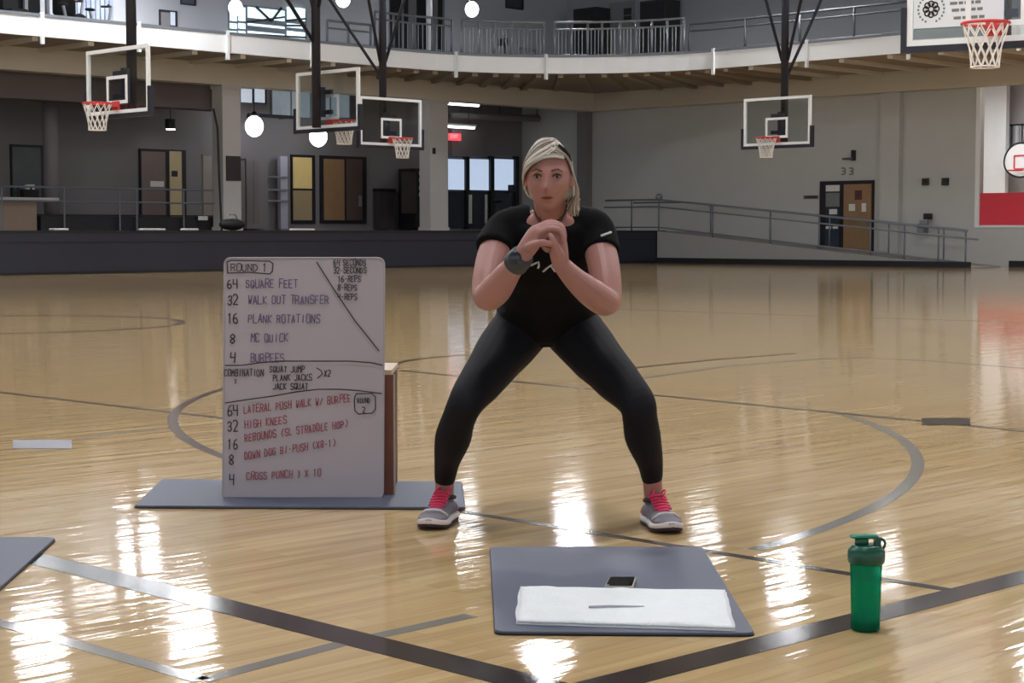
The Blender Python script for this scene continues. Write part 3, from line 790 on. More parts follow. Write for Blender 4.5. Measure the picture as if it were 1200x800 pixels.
for (x0, x1, q, Y, lab) in ((524, 562, 121, YB - 1.4, 'thin strip lamp under the track soffit, the higher of two by the exit sign'), (518, 557, 147.5, YB - 1.0, 'thin strip lamp just above the exit sign, the lower of two')):
    a, b = onY(x0, q, Y), onY(x1, q, Y)
    t = thing('strip_lamp', ((a.x + b.x) / 2, Y, a.z), lab, 'lamp')
    MB().box((a.x, Y - .06, a.z + .03), (b.x, Y + .06, a.z + .1)).build('housing', M_WHITE, t)
    MB().tube([(a.x + .05, Y, a.z), (b.x - .05, Y, a.z)], .05, 8).build('tube', M_TUBE, t)
    for k in (.2, .8): MB().tube([((a.x + (b.x - a.x) * k), Y, a.z + .1), ((a.x + (b.x - a.x) * k), Y, BT)], .01, 6).build('hanger', M_BLACK, t)
dct = MB(); a, b = onY(528, 136, YB - .8), onY(640, 139, YB - .8); dct.tube([a, b], .12, 10)
o = dct.build('ceiling_duct', M_WALLD, None, True); tag(o, 'grey round duct between the two strip lamps', 'duct')
for k in (.1, .5, .9): p = a.lerp(b, k); MB().tube([p, (p.x, p.y, BT)], .012, 6).build('hanger', M_BLACK, o)
# exercise bike before the storefront
a = onY(590, 268, YB - 1.6)
t = thing('exercise_bike', (a.x, a.y, PH), 'dark exercise bike standing before the glazed storefront', 'exercise bike')
bx_ = a.x; by_ = a.y
MB().box((bx_ - .55, by_ - .05, PH), (bx_ + .55, by_ + .05, PH + .08)).build('base', M_BLACK, t)
MB().tube([(bx_ - .35, by_, PH + .06), (bx_ - .25, by_, PH + .95)], .05, 8).build('seat_post', M_BLACK, t)
MB().ball((bx_ - .25, by_, PH + 1.0), (.2, .12, .06)).build('saddle', M_BLACKRUB, t, True)
MB().tube([(bx_ + .2, by_, PH + .3), (bx_ + .4, by_, PH + 1.35)], .05, 8).build('handle_post', M_BLACK, t)
MB().tube([(bx_ + .3, by_ - .25, PH + 1.3), (bx_ + .4, by_, PH + 1.35), (bx_ + .3, by_ + .25, PH + 1.3)], .03, 8).build('handlebar', M_BLACKRUB, t)
MB().torus((bx_ + .15, by_, PH + .42), .24, .07, 24, 8, Matrix.Rotation(PI / 2, 3, 'X')).build('flywheel', M_BLACK, t, True)
MB().box((bx_ + .33, by_ - .12, PH + 1.35), (bx_ + .43, by_ + .12, PH + 1.55)).build('console', M_BLACK, t)
# small things on the platform edge
a = onY(272, 268, YP + .8)
t = thing('gym_bag', (a.x, a.y, PH + .02), 'black gym bag slumped by the column with the dark plate', 'bag')
MB().ball((a.x, a.y, PH + .17), (.38, .2, .15)).build('body', M_BLACKRUB, t, True)
MB().tube([(a.x - .2, a.y, PH + .26), (a.x - .1, a.y, PH + .42), (a.x + .1, a.y, PH + .42), (a.x + .2, a.y, PH + .26)], .02, 6).build('strap', M_STEEL, t)
for (px, w_, lab) in ((69, .2, 'small white folded towel on the padded ledge below the round pillar'), (178, .32, 'long white sheet on the padded ledge below the dark framed doorway'), (222, .2, 'crumpled white paper on the padded ledge below the pale wall board'), (354, .34, 'pale doormat strip on the padded ledge below the yellow doorway')):
    a = onY(px, 268, YP + .25)
    o = MB().rbox((a.x - w_, a.y - .12, PH + .02), (a.x + w_, a.y + .12, PH + .07), .03).build('folded_towel' if 'towel' in lab else 'paper_sheet', M_PAPER); tag(o, lab, 'towel' if 'towel' in lab else 'sheet')

# ================================================================== UPPER STOREY
ZF = FT - .02
def on_edge_y(px, Y): return onY(px, 20, Y)
# railing behind the track in the corner
def upper_rail(name, label, pxs, off, m, dark=False, balusters=True, hh=1.08):
    pts = [edge_at_px(p, off) for p in pxs]
    c = pts[len(pts) // 2]
    t = thing(name, (c.x, c.y, ZF), label, 'railing')
    for z, r in ((hh, .035), (hh - .2, .028), (.12, .028)):
        MB().tube([p + Vector((0, 0, ZF + z)) for p in pts], r, 8).build('rail', m, t, True)
    for i, p in enumerate(pts):
        if i % 4 == 0 or i == len(pts) - 1: MB().tube([p + Vector((0, 0, ZF)), p + Vector((0, 0, ZF + hh))], .035, 8).build('post', m, t, True)
        elif balusters: MB().tube([p + Vector((0, 0, ZF + .12)), p + Vector((0, 0, ZF + hh - .2))], .014, 6).build('baluster', m, t)
    return t
rng_ = lambda a, b, n: [a + (b - a) * k / n for k in range(n + 1)]
upper_rail('track_railing', 'pale metal railing with upright bars before the weight stacks of the upper floor', rng_(541, 638, 20), .3, M_STEEL)
upper_rail('track_railing', 'pale metal railing with upright bars curving before two dark cabinets', rng_(649, 800, 32), .3, M_STEEL)
upper_rail('track_railing', 'grey railing on the upper floor beside the white pillar and dark window frames', rng_(440, 530, 16), .3, M_RAILG)
upper_rail('track_railing', 'long dark wall railing on the upper floor above the access ramp', rng_(806, 1062, 16), .3, mat('dim_rail', srgb(84, 86, 94), .5), balusters=False, hh=.9)
upper_rail('track_railing', 'low dim rail on the upper floor between the bright window and white pillar', rng_(385, 436, 8), .3, M_RAILG, balusters=False, hh=.7)

def ufloor(px, Y, name, label, cat): 
    a = onY(px, 20, Y); return thing(name, (a.x, Y, ZF), label, cat), a.x
# dark floor of the upper storey is the deck itself; raise a thin floor on it
struct('floor_upper', MB().box((-14, VT + .13, FB + .18), (XU, YU, ZF)).box((UT + .13, Y_N, FB + .18), (XU, VT + .12, ZF)), mat('upper_floor', srgb(70, 70, 76), .5), label='dark floor of the upper storey')

YE = 42.5
M_DKBOX = mat('dark_cabinet', srgb(60, 60, 60), .5)
for (x0, x1, top, lab) in ((672, 698, 11, 'short dark grey cabinet on the upper floor, before the pale wall'), (750, 780, 2, 'tall dark grey cabinet on the upper floor, beside the pale poster')):
    a, b = onX(x0, top, XU - .9), onX(x1, top, XU - .9)
    t = thing('equipment_cabinet', (XU - .5, (a.y + b.y) / 2, ZF), lab, 'cabinet')
    MB().box((XU - .9, a.y, ZF), (XU - .1, b.y, a.z)).build('body', M_DKBOX, t)
    MB().box((XU - .93, a.y - .05, ZF + .1), (XU - .9, b.y + .05, a.z - .08)).build('door', mat('cabinet_door', srgb(48, 47, 48), .45), t)
    MB().box((XU - .97, b.y + .18, ZF + .6), (XU - .93, b.y + .22, ZF + .8)).build('handle', M_STEEL, t)
t = thing('wall_poster', (XU, onX(730, 20, XU).y, ZF + .4), 'pale poster with small dark mark between the two dark cabinets', 'poster')
wallbox('sheet', 714, 4, 744, 34, XU, .03, mat('poster_pale', srgb(150, 156, 156), .6), t); wallbox('mark', 731, 10, 740, 17, XU - .03, .01, M_DKBOX, t); wallbox('mark', 731, 19, 740, 24, XU - .03, .01, M_DKBOX, t)

def machine(px, Y, label, kind, sc=1.0):
    t, x = ufloor(px, Y, kind, label, 'exercise machine')
    Z = ZF
    P = lambda a, b, c: (x + a * sc, Y + b * sc, Z + c * sc)
    if kind == 'elliptical_trainer':
        MB().box(P(-.7, -.25, 0), P(.7, .25, .12)).build('base', M_BLACK, t)
        MB().torus(P(.45, 0, .45), .3 * sc, .09 * sc, 24, 8, Matrix.Rotation(PI / 2, 3, 'X')).build('flywheel', M_BLACK, t, True)
        MB().tube([P(.3, 0, .3), P(.15, 0, 1.5)], .05, 8).build('mast', M_BLACK, t)
        MB().box(P(.0, -.2, 1.4), P(.12, .2, 1.65)).build('console', M_BLACK, t)
        for s in (-1, 1):
            MB().tube([P(-.6, s * .2, .25), P(.45, s * .2, .4)], .04, 8).build('pedal_arm', M_STEEL, t)
            MB().tube([P(.3, s * .28, .5), P(.0, s * .28, 1.2), P(-.1, s * .28, 1.6)], .03, 8).build('handle', M_STEEL, t)
    elif kind == 'weight_machine':
        for s in (-1, 1): MB().bar(P(s * .55, .2, 0), P(s * .55, .2, 1.9), .09 * sc).build('upright', M_STEEL, t)
        MB().bar(P(-.6, .2, 1.85), P(.6, .2, 1.85), .09 * sc).build('crossbar', M_STEEL, t)
        MB().box(P(-.25, .12, .15), P(.25, .3, 1.0)).build('weight_stack', M_BLACK, t)
        for s in (-.1, .1): MB().tube([P(s, .2, 1.0), P(s, .2, 1.85)], .02, 6).build('guide_rod', M_STEEL, t)
        MB().rbox(P(-.25, -.5, .45), P(.25, -.05, .55), .05).build('seat', M_BLACKRUB, t)
        MB().rbox(P(-.22, -.04, .55), P(.22, .06, 1.25), .03).build('backrest', M_BLACKRUB, t)
        MB().box(P(-.06, -.3, 0), P(.06, -.2, .45)).build('seat_post', M_STEEL, t)
        MB().tube([P(-.7, -.3, 1.3), P(-.5, .1, 1.75), P(.5, .1, 1.75), P(.7, -.3, 1.3)], .03, 8).build('press_arm', M_STEEL, t)
    elif kind == 'spin_bike':
        MB().box(P(-.5, -.05, 0), P(.5, .05, .08)).build('base', M_STEEL, t)
        for s in (-.45, .45): MB().box(P(s - .05, -.25, 0), P(s + .05, .25, .07)).build('foot', M_BLACK, t)
        MB().torus(P(.3, 0, .38), .24 * sc, .08 * sc, 24, 8, Matrix.Rotation(PI / 2, 3, 'X')).build('flywheel', M_BLACK, t, True)
        MB().tube([P(-.1, 0, .1), P(-.3, 0, .9)], .04, 8).build('seat_post', M_STEEL, t)
        MB().ball(P(-.3, 0, .95), (.17 * sc, .1 * sc, .05 * sc)).build('saddle', M_BLACKRUB, t, True)
        MB().tube([P(.3, 0, .4), P(.42, 0, 1.1)], .04, 8).build('handle_post', M_STEEL, t)
        MB().tube([P(.2, -.2, 1.1), P(.42, 0, 1.1), P(.2, .2, 1.1)], .03, 8).build('handlebar', M_BLACK, t)
    return t
machine(12, 40.6, 'weight machine on the upper floor, farther from the black punching bag', 'weight_machine', 1.0)
machine(38, 41.2, 'weight machine on the upper floor, closer to the black punching bag', 'weight_machine', 1.0)
machine(84, 40.0, 'low exercise bike with black wheel on the upper floor', 'spin_bike', .8)
machine(116, 41.2, 'exercise bike with round black wheel on upper floor, near the hoop pole', 'spin_bike', .9)
machine(588, 43.2, 'dark elliptical trainer on the upper floor behind the pale railing', 'elliptical_trainer', .95)
machine(622, 43.6, 'dark weight machine on the upper floor beside the gap in the railing', 'weight_machine', .75)
t, x = ufloor(75, 41.6, 'punching_bag', 'black round punching bag hanging over the upper floor', 'punching bag')
a = onY(75, 4, 41.6)
MB().lathe([(.05, 1.1), (.26, 1.0), (.3, .8), (.3, .1), (.24, 0), (.05, -.03)][::-1], 20, (a.x, a.y, a.z - .35)).build('bag', M_BLACKRUB, t, True)
MB().tube([(a.x, a.y, a.z + .7), (a.x, a.y, HU)], .03, 6).build('chain', M_STEEL, t)
t, x = ufloor(100, YU, 'curtain_panel', 'pale blue grey ribbed wall panel behind the exercise bikes', 'panel')
for k in range(9): ybox('rib', 84 + k * 5.4, -8, 88.6 + k * 5.4, 34, YU, .06, mat('pale_blue_panel', srgb(168, 178, 198), .6), t)
# upper door, picture, bright window, pillar
d5 = ybox('door_5', 186, 11, 207, 37, YU, .06, M_DKFR); d5['kind'] = 'structure'; d5['label'] = 'dark framed upper door with pale leaf'
ybox('door_leaf', 188.5, 14, 199, 36, YU - .06, .02, mat('pale_leaf', srgb(150, 148, 150), .5), d5); ybox('door_glass', 199.5, 14, 205, 30, YU - .06, .02, M_PANEL, d5)
t = thing('wall_picture', (onY(220, 4, YU).x, YU, onY(220, 8, YU).z), 'small dark framed picture on the upper wall', 'picture')
ybox('frame', 211, -12, 229, 7, YU, .05, M_BLACK, t); ybox('print', 213, -10, 227, 5, YU - .05, .01, mat('print_blue', srgb(70, 74, 92), .5, var=.3, scale=5), t)
w4 = ybox('window_4', 267, 4, 358, 52, YU, .06, M_RAILG); w4['kind'] = 'structure'; w4['label'] = 'bright upper window with dark roof trusses'
M_BWIN = mat('bright_window_pane', srgb(200, 225, 232), .2, var=.12, scale=1.2, emit=(.72, .92, 1.0), estr=1.0)
for k, (x0, x1) in enumerate(((269, 277), (279, 287), (290, 333), (336, 357))):
    for (q0, q1) in ((8, 25), (27, 34), (36, 50)): ybox('pane', x0, q0, x1, q1, YU - .06, .03, M_BWIN, w4)
for (p, q, p2, q2) in ((290, 26, 333, 20), (300, 8, 318, 25), (318, 25, 330, 9), (336, 24, 358, 22), (290, 40, 358, 44), (336, 30, 358, 30)):
    a, b = onY(p, q, YU - .14), onY(p2, q2, YU - .14); MB().bar(a, b, .06).build('truss_bar', M_DKFR, w4)
t, x = ufloor(503, YE, 'white_pillar', 'white round pillar on the upper floor by the dark window frames', 'column')
MB().tube([(x, YE, ZF), (x, YE, HU)], .1, 16).build('shaft', M_WHITE, t, True); MB().tube([(x, YE, ZF), (x, YE, ZF + .08)], .15, 16).build('plinth', M_WHITE, t, True)
w5 = ybox('window_5', 456, -20, 520, 62, YU, .05, M_WALLD); w5['kind'] = 'structure'; w5['label'] = 'dark glazed frames of the upper storey'
for (x0, x1) in ((457, 470), (473, 478), (488, 500), (513, 518)): ybox('pane', x0, -18, x1, 58, YU - .05, .03, M_BLACK, w5)
t = thing('wall_screen', (onY(605, 5, YU).x, YU, onY(605, 12, YU).z), 'dark wall screen above the elliptical trainer', 'screen')
ybox('bezel', 592, -15, 612, 12, YU, .08, M_BLACK, t); ybox('display', 593.5, -13, 610.5, 10, YU - .08, .01, mat('screen_dim', srgb(70, 78, 88), .2, var=.4, scale=3), t)
pendant(553, 11, 41.6, .22, 'glowing white globe lamp above the pale railing of the upper floor', HU)
pendant(402, -1, 41.6, .22, 'glowing white globe lamp by the brace of the turned-away hoop', HU)
pendant(276, 9, 41.6, .2, 'glowing white globe lamp before the bright upper window', HU)

# ================================================================== MATS, TOWEL, PHONE, BOTTLE
RZ = -PI / 4                       # viewer-aligned things
def round_quad(q, r=.03, n=5):
    out = []
    for i in range(4):
        p = q[i]; a = (q[i - 1] - p).normalized(); b = (q[(i + 1) % 4] - p).normalized()
        s0, s1 = p + a * r, p + b * r
        for k in range(n + 1):
            t = k / n; out.append(s0 * (1 - t)**2 + p * 2 * t * (1 - t) + s1 * t * t)
    return out
MAT_T = .011
def exercise_mat(px4, label):
    q = [ground(*p, MAT_T) for p in px4]
    c = sum(q, Vector()) / 4
    pts = round_quad(q)
    t = thing('exercise_mat', (c.x, c.y, 0), label, 'mat', 'grey exercise mats', RZ)
    up = lambda z, k=0: [Vector((p.x + (c.x - p.x) * k, p.y + (c.y - p.y) * k, z)) for p in pts]
    MB().loft([up(.001), up(MAT_T - .002), up(MAT_T, .004)]).build('top_layer', M_MATG, t)
    rim = MB(); rim.loft([up(.0005, -.004), up(.004, -.004)]); rim.build('base_layer', M_BLACKRUB, t)
    return t
exercise_mat([(580, 739), (885, 741), (823, 640), (574, 640)], 'grey exercise mat carrying the folded white towel and phone')
exercise_mat([(157, 592), (545, 594), (541, 564), (190, 561)], 'grey exercise mat under the standing whiteboard')
exercise_mat([(-260, 700), (-14, 700), (66, 629), (-150, 628)], 'grey exercise mat with nothing on it beside the broad dark line')

# folded towel
q = [ground(*p, MAT_T + .006) for p in ((604, 729), (863, 737), (851, 692), (608, 688))]
c = sum(q, Vector()) / 4
M_TOWEL = mat('white_terry', srgb(236, 240, 244), .9, var=.04, scale=30, bump=.5, bscale=220)
def towel_layer(z0, th, k, seed):
    nx, ny = 44, 18; top = []; bot = []
    for j in range(ny + 1):
        for i in range(nx + 1):
            u, v = i / nx, j / ny
            p = (q[0] * (1 - u) + q[1] * u) * (1 - v) + (q[3] * (1 - u) + q[2] * u) * v
            e = min(u, 1 - u, v * .7, (1 - v) * .7)
            w = noise.noise(Vector((u * 3.5 + seed, v * 3, seed))) * .006 + noise.noise(Vector((u * 11 + seed, v * 5, 2))) * .0025
            wob = Vector((noise.noise(Vector((u * 5, v * 5, seed + 9))), noise.noise(Vector((u * 5, v * 5, seed + 5))), 0)) * .006
            p = c + (p - c) * k + wob
            edge = min(1, e / .03)
            top.append(Vector((p.x, p.y, z0 + th * (.45 + .55 * edge) + max(-.003, w) * edge)))
            bot.append(Vector((p.x, p.y, z0)))
    m_ = MB(); n = (nx + 1); N = len(top)
    fs = []
    for j in range(ny):
        for i in range(nx):
            a = j * n + i; fs.append((a, a + 1, a + 1 + n, a + n)); fs.append((N + a + n, N + a + n + 1, N + a + 1, N + a))
    loop = list(range(n)) + [j * n + nx for j in range(1, ny + 1)] + [ny * n + i for i in range(nx - 1, -1, -1)] + [j * n for j in range(ny - 1, 0, -1)]
    for a, b in zip(loop, loop[1:] + loop[:1]): fs.append((b, a, N + a, N + b))
    return m_.add(top + bot, fs)
t = thing('folded_towel', (c.x, c.y, MAT_T), 'white terry towel folded flat on the grey exercise mat', 'towel', None, RZ)
towel_layer(MAT_T + .0005, .006, 1.0, 3.3).build('lower_fold', M_TOWEL, t, True)
towel_layer(MAT_T + .0068, .006, .985, 7.1).build('upper_fold', M_TOWEL, t, True)
sm = MB(); sm.tube([ground(690, 711, MAT_T + .0135), ground(715, 710, MAT_T + .0145), ground(755, 711, MAT_T + .0135)], .0035, 6)
sm.build('stitched_band', mat('towel_band', srgb(168, 172, 182), .9), t)

# phone propped flat on the mat
pq = [ground(708, 688.5, MAT_T + .01), ground(742, 689, MAT_T + .01), ground(746, 677, MAT_T + .01), ground(714, 677, MAT_T + .01)]
c = sum(pq, Vector()) / 4
t = thing('phone', (c.x, c.y, MAT_T), 'dark phone in a silver bumper lying on the grey mat above the towel', 'phone', None, RZ)
pts = round_quad(pq, .012, 4)
lay = lambda z, k: [Vector((p.x + (c.x - p.x) * k, p.y + (c.y - p.y) * k, z)) for p in pts]
MB().loft([lay(MAT_T, .06), lay(MAT_T + .003, 0), lay(MAT_T + .012, 0), lay(MAT_T + .014, .05)]).build('bumper', mat('silver_bumper', srgb(150, 148, 134), .35, .4), t, True)
MB().loft([lay(MAT_T + .0135, .1), lay(MAT_T + .0152, .1)]).build('screen', mat('phone_screen', srgb(20, 24, 26), .08), t)
MB().loft([[ (p - c) * .0 + Vector((c.x, c.y, MAT_T + .0153)) + (pq[0] - c) * .8 + Vector((math.cos(a), math.sin(a), 0)) * .005 for a in [k * PI / 6 for k in range(12)] for p in (c,)], [Vector((c.x, c.y, MAT_T + .0158)) + (pq[0] - c) * .8 + Vector((math.cos(a), math.sin(a), 0)) * .005 for a in [k * PI / 6 for k in range(12)]]]).build('home_button', M_STEEL, t)

# shaker bottle
def green_plastic():
    m = bpy.data.materials.new('green_clear_plastic'); m.use_nodes = True
    nt = m.node_tree; b = nt.nodes['Principled BSDF']; L = nt.links.new
    out = [n for n in nt.nodes if n.type == 'OUTPUT_MATERIAL'][0]
    b.inputs['Base Color'].default_value = (*srgb(24, 158, 122), 1); b.inputs['Roughness'].default_value = .22
    t_ = nt.nodes.new('ShaderNodeBsdfTransparent'); t_.inputs[0].default_value = (*srgb(78, 200, 176), 1)
    tl = nt.nodes.new('ShaderNodeBsdfTranslucent'); tl.inputs[0].default_value = (*srgb(40, 180, 145), 1)
    m1 = nt.nodes.new('ShaderNodeMixShader'); m1.inputs[0].default_value = .5
    L(b.outputs[0], m1.inputs[1]); L(tl.outputs[0], m1.inputs[2])
    m2 = nt.nodes.new('ShaderNodeMixShader'); m2.inputs[0].default_value = .62
    L(m1.outputs[0], m2.inputs[1]); L(t_.outputs[0], m2.inputs[2]); L(m2.outputs[0], out.inputs[0])
    return m
M_GREEN = green_plastic(); M_LID = mat('dark_green_lid', srgb(14, 84, 66), .3, var=.05)
g = ground(1014, 738)
t = thing('shaker_bottle', (g.x, g.y, 0), 'translucent green shaker bottle with dark green flip lid on the floor', 'bottle', None, RZ)
bt = MB(); bt.lathe([(.034, .002), (.036, .006), (.0365, .05), (.038, .12), (.0400, .178), (.0392, .1785)], 40); bt.build('body', M_GREEN, t, True, world=False)
MB().lathe([(.0325, .009), (.0335, .020), (.0338, .028), (.002, .0285)], 32).build('drink', mat('green_drink', srgb(16, 120, 90), .2), t, True, world=False)
MB().lathe([(.0425, .170), (.0455, .174), (.0465, .190), (.0455, .203), (.041, .208), (.036, .214), (.034, .216), (.002, .217)], 40).build('lid', M_LID, t, True, world=False)
MB().lathe([(.017, .215), (.017, .232), (.014, .234), (.002, .2345)], 24, (-.012, 0, 0)).build('spout', M_LID, t, True, world=False)
fc = MB(); fc.rbox((-.042, -.016, .2335), (.030, .016, .2415), .012, 5); fc.build('flip_cap', mat('mid_green_cap', srgb(40, 130, 104), .25), t, world=False)
hg = MB(); hg.box((.020, -.014, .212), (.034, .014, .236)); hg.build('cap_hinge', M_LID, t, world=False)
lp = MB(); lp.torus((.034, 0, .218), .013, .0035, 24, 8, Matrix.Rotation(PI / 2, 3, 'X') @ Matrix.Rotation(math.radians(0), 3, 'Z')); lp.build('carry_loop', M_LID, t, True, world=False)
for k in range(3): MB().box((.0362, -.004, .055 + .035 * k), (.0385, .004, .056 + .035 * k)).build('volume_mark', M_LID, t, world=False)

# ================================================================== WHITEBOARD AND BOX
D0 = F_PX * (1 - MAT_T) / (584 - 270)
def on_board(px, py, off=0.0):
    """point on the leaning board plane"""
    d = ray(px, py)
    nrm = (-FWD * math.cos(math.radians(3)) + UPV * math.sin(math.radians(3)))
    p0 = FWD * D0 + UPV * (MAT_T + .005) + nrm * off
    tt = (p0 - CAMP).dot(nrm) / d.dot(nrm)
    return CAMP + d * tt
bl, br_, tr_, tl_ = on_board(261, 583.5), on_board(449, 584), on_board(450.5, 302), on_board(263, 302)
c = (bl + br_) / 2
t = thing('whiteboard', (c.x, c.y, MAT_T), 'white marker board covered in handwriting, propped on the grey mat', 'whiteboard', None, RZ)
WB = t
nrm = (-FWD * math.cos(math.radians(3)) + UPV * math.sin(math.radians(3)))
pts = round_quad([bl, br_, tr_, tl_], .028, 6); cen = (bl + br_ + tr_ + tl_) / 4
MB().loft([pts, [p - nrm * .008 for p in pts]]).build('panel', mat('marker_board_white', srgb(176, 168, 176), .32, var=.015, scale=3), t)
MB().tube(pts + pts[:1], .0035, 6).build('edge_strip', mat('board_edge', srgb(170, 166, 172), .4), t)
FONT = {'A': '002640 1232', 'B': '000636453303 33413000', 'C': '4536160501103041', 'D': '00062644422000', 'E': '46060040 0333', 'F': '460600 0333', 'G': '45361605011030414323',
        'H': '0006 4046 0343', 'I': '2026', 'J': '4641301001', 'K': '0006 460340', 'L': '060040', 'M': '0006234640', 'N': '00064046', 'O': '160501103041453616', 'P': '00063645443303',
        'Q': '160501103041453616 2240', 'R': '00063645443303 2340', 'S': '453616050413334241301001', 'T': '0646 2620', 'U': '060110304146', 'V': '062046', 'W': '0610233046', 'X': '0046 0640',
        'Y': '062346 2320', 'Z': '06460040', '0': '160501103041453616', '1': '152620', '2': '05163645440040', '3': '051636453313 334241301001', '4': '060343 4640',
        '6': '3615030110304142331302', '8': '23040526454423020120414223', '-': '1333', '(': '36141230', ')': '16343210', '}': '16252433222110', '/': '0046', '.': '2021', '+': '1333 2422', ':': '2122 2425'}
INK_K = mat('marker_black', srgb(52, 42, 50), .6, var=.2, scale=40)
INK_P = mat('marker_purple', srgb(104, 92, 128), .6, var=.2, scale=40)
INK_R = mat('marker_red', srgb(160, 84, 92), .6, var=.2, scale=40)
def ink(name, polys, m, w=.0042):
    """flat pen strokes on the board; polys in picture points of the board face"""
    mbx = MB()
    for pl in polys:
        P = [on_board(x, y, .0045) for x, y in pl]
        for a, b in zip(P, P[1:]):
            d = (b - a)
            if d.length < 1e-5: continue
            d.normalize(); s = d.cross(nrm).normalized() * w / 2; e = d * w * .35
            o1 = nrm * .0006
            mbx.add([a - s - e, a + s - e, b + s + e, b - s + e, a - s - e + o1, a + s - e + o1, b + s + e + o1, b - s + e + o1], [(4, 5, 6, 7), (0, 1, 5, 4), (1, 2, 6, 5), (2, 3, 7, 6), (3, 0, 4, 7)])
    return mbx.build(name, m, WB)
rw = random.Random(4)
def write(x, y, h, text, m, cw=.62, slope=0.0, w=.0040):
    polys = []; cx = x; k = h / 6.0
    for ch in text:
        if ch != ' ':
            jy = rw.uniform(-.25, .25) * k; jr = rw.uniform(-.08, .12); js = rw.uniform(.88, 1.08)
            for part in FONT[ch].split(' '):
                pl = []
                for i in range(0, len(part), 2):
                    gx, gy = int(part[i]), int(part[i + 1])
                    xx = cx + (gx * cw + gy * jr * .6) * k * js + rw.uniform(-.1, .1) * k
                    yy = y - gy * k * js + jy + rw.uniform(-.1, .1) * k + (cx - x) * slope
                    pl.append((xx, yy))
                polys.append(pl)
        cx += (4 * cw + 1.15) * k if ch != ' ' else 3.0 * k
    return ink('handwriting', polys, m, w)
wob = lambda pts: pts
# upper section
write(271, 317.5, 8.5, 'ROUND 1', INK_K, .85, w=.003)
ink('drawn_box', [[(267, 320), (266, 307), (271, 305), (316, 306), (320, 309), (319, 318), (316, 321), (292, 319), (267, 320)]], INK_K, .004)
for (y, n_, tx_, hx) in ((337, '64', 'SQUARE FEET', 0), (356, '32', 'WALK OUT TRANSFER', 3), (378, '16', 'PLANK ROTATIONS', 3), (401, '8', 'MC QUICK', 6), (424, '4', 'BURPEES', 6)):
    write(267 if len(n_) == 2 else 270, y + 1, 11, n_, INK_K, .62, w=.0042)
    write(288 + hx, y, 9.5, tx_, INK_P, .62, slope=-.03 if n_ == '8' else 0.0, w=.0034)
ink('drawn_line', [[(371, 307), (392, 340), (416, 376), (437, 402), (444, 411)]], INK_K, .0042)
for (y, tx_) in ((311, '64 SECONDS'), (320, '32-SECONDS'), (330, '16-REPS'), (340, '8-REPS'), (351, '4-REPS')):
    write(391 if len(tx_) > 8 else 396, y, 6.8, tx_, INK_K, .58, w=.003)
ink('drawn_line', [[(264, 428), (284, 428), (303, 425), (326, 423), (372, 423), (410, 423), (436, 425), (448, 428)]], INK_K, .0042)
write(263, 440.5, 7.6, 'COMBINATION', INK_K, .55, w=.003); write(275, 449, 5, 'X', INK_P, .6, w=.003)
write(316, 436, 7.2, 'SQUAT JUMP', INK_K, .6, w=.003); write(320, 446, 7.2, 'PLANK JACKS', INK_K, .6, w=.003); write(320, 456, 7.2, 'JACK SQUAT', INK_K, .6, w=.003)
ink('drawn_line', [[(371, 431), (376, 434), (378, 438), (372, 443)]], INK_K, .0035); write(380, 441, 7, 'X2', INK_K, .6, w=.0032)
ink('drawn_line', [[(264, 472), (290, 468), (320, 464), (347, 459), (373, 456), (398, 456), (420, 457.5), (447, 461)]], INK_K, .0042)
for (y, n_, tx_, x, sl) in ((484, '64', 'LATERAL PUSH WALK W/ BURPEE', 286, -.11), (502, '32', 'HIGH KNEES', 287, -.13), (517, '16', 'REBOUNDS (SL STRADDLE HOP)', 287, -.14), (538, '8', 'DOWN DOG BI-PUSH (X8-1)', 287, -.15), (562, '4', 'CROSS PUNCH } X 10', 289, -.05)):
    write(267 if len(n_) == 2 else 269, y + (9 if n_ == '16' else 6 if n_ in '84' else 3), 12, n_, INK_K, .55, w=.0040)
    write(x, y, 8.6, tx_, INK_R, .54 if len(tx_) > 20 else .6, slope=sl, w=.0034)
ink('drawn_box', [[(416, 464), (418, 461), (436, 461), (440, 465), (440, 479), (436, 484), (420, 485), (416, 481), (415, 470), (416, 464)]], INK_K, .0036)
write(419, 472, 5.6, 'ROUND', INK_K, .55, w=.0026); write(425, 483, 6.5, '2', INK_K, .6, w=.003)

# wooden box behind the board
dz0, dz1 = D0 + .055, D0 + .42
x1 = (465 - 600) / F_PX * dz1; x0 = x1 - .5
hb = 1 - (438 - 270) * (dz0 + .05) / F_PX
xr0 = (458 - 600) / F_PX * dz0
t = thing('wooden_step_box', S((x0 + x1) / 2, (dz0 + dz1) / 2, MAT_T), 'brown wooden box with pale edge standing behind the whiteboard', 'box', None, RZ)
LB = lambda a, b: [S(*p) for p in ((a[0], a[1], a[2]), (b[0], a[1], a[2]), (b[0], b[1], a[2]), (a[0], b[1], a[2]), (a[0], a[1], b[2]), (b[0], a[1], b[2]), (b[0], b[1], b[2]), (a[0], b[1], b[2]))]
M_BOXW = mat('reddish_box_wood', srgb(112, 66, 52), .5, var=.2, scale=14)
M_EDGEP = mat('pale_ply_edge', srgb(196, 176, 156), .6, var=.06)
zb = MAT_T + .001
MB().hexa(LB((x0, dz0, zb), (x1 + .008, dz0 + .022, hb))).build('front_panel', M_BOXW, t)
MB().hexa(LB((x0, dz0 + .0225, zb), (x1 + .014, dz0 + .034, hb))).build('pale_edge', M_EDGEP, t)
MB().hexa(LB((x1 - .018, dz0 + .035, zb), (x1, dz1 - .022, hb))).build('side_panel', M_BLACK, t)
MB().hexa(LB((x0, dz0 + .035, zb), (x0 + .018, dz1 - .022, hb))).build('side_panel', M_BLACK, t)
MB().hexa(LB((x0, dz1 - .021, zb), (x1, dz1, hb))).build('back_panel', M_BOXW, t)
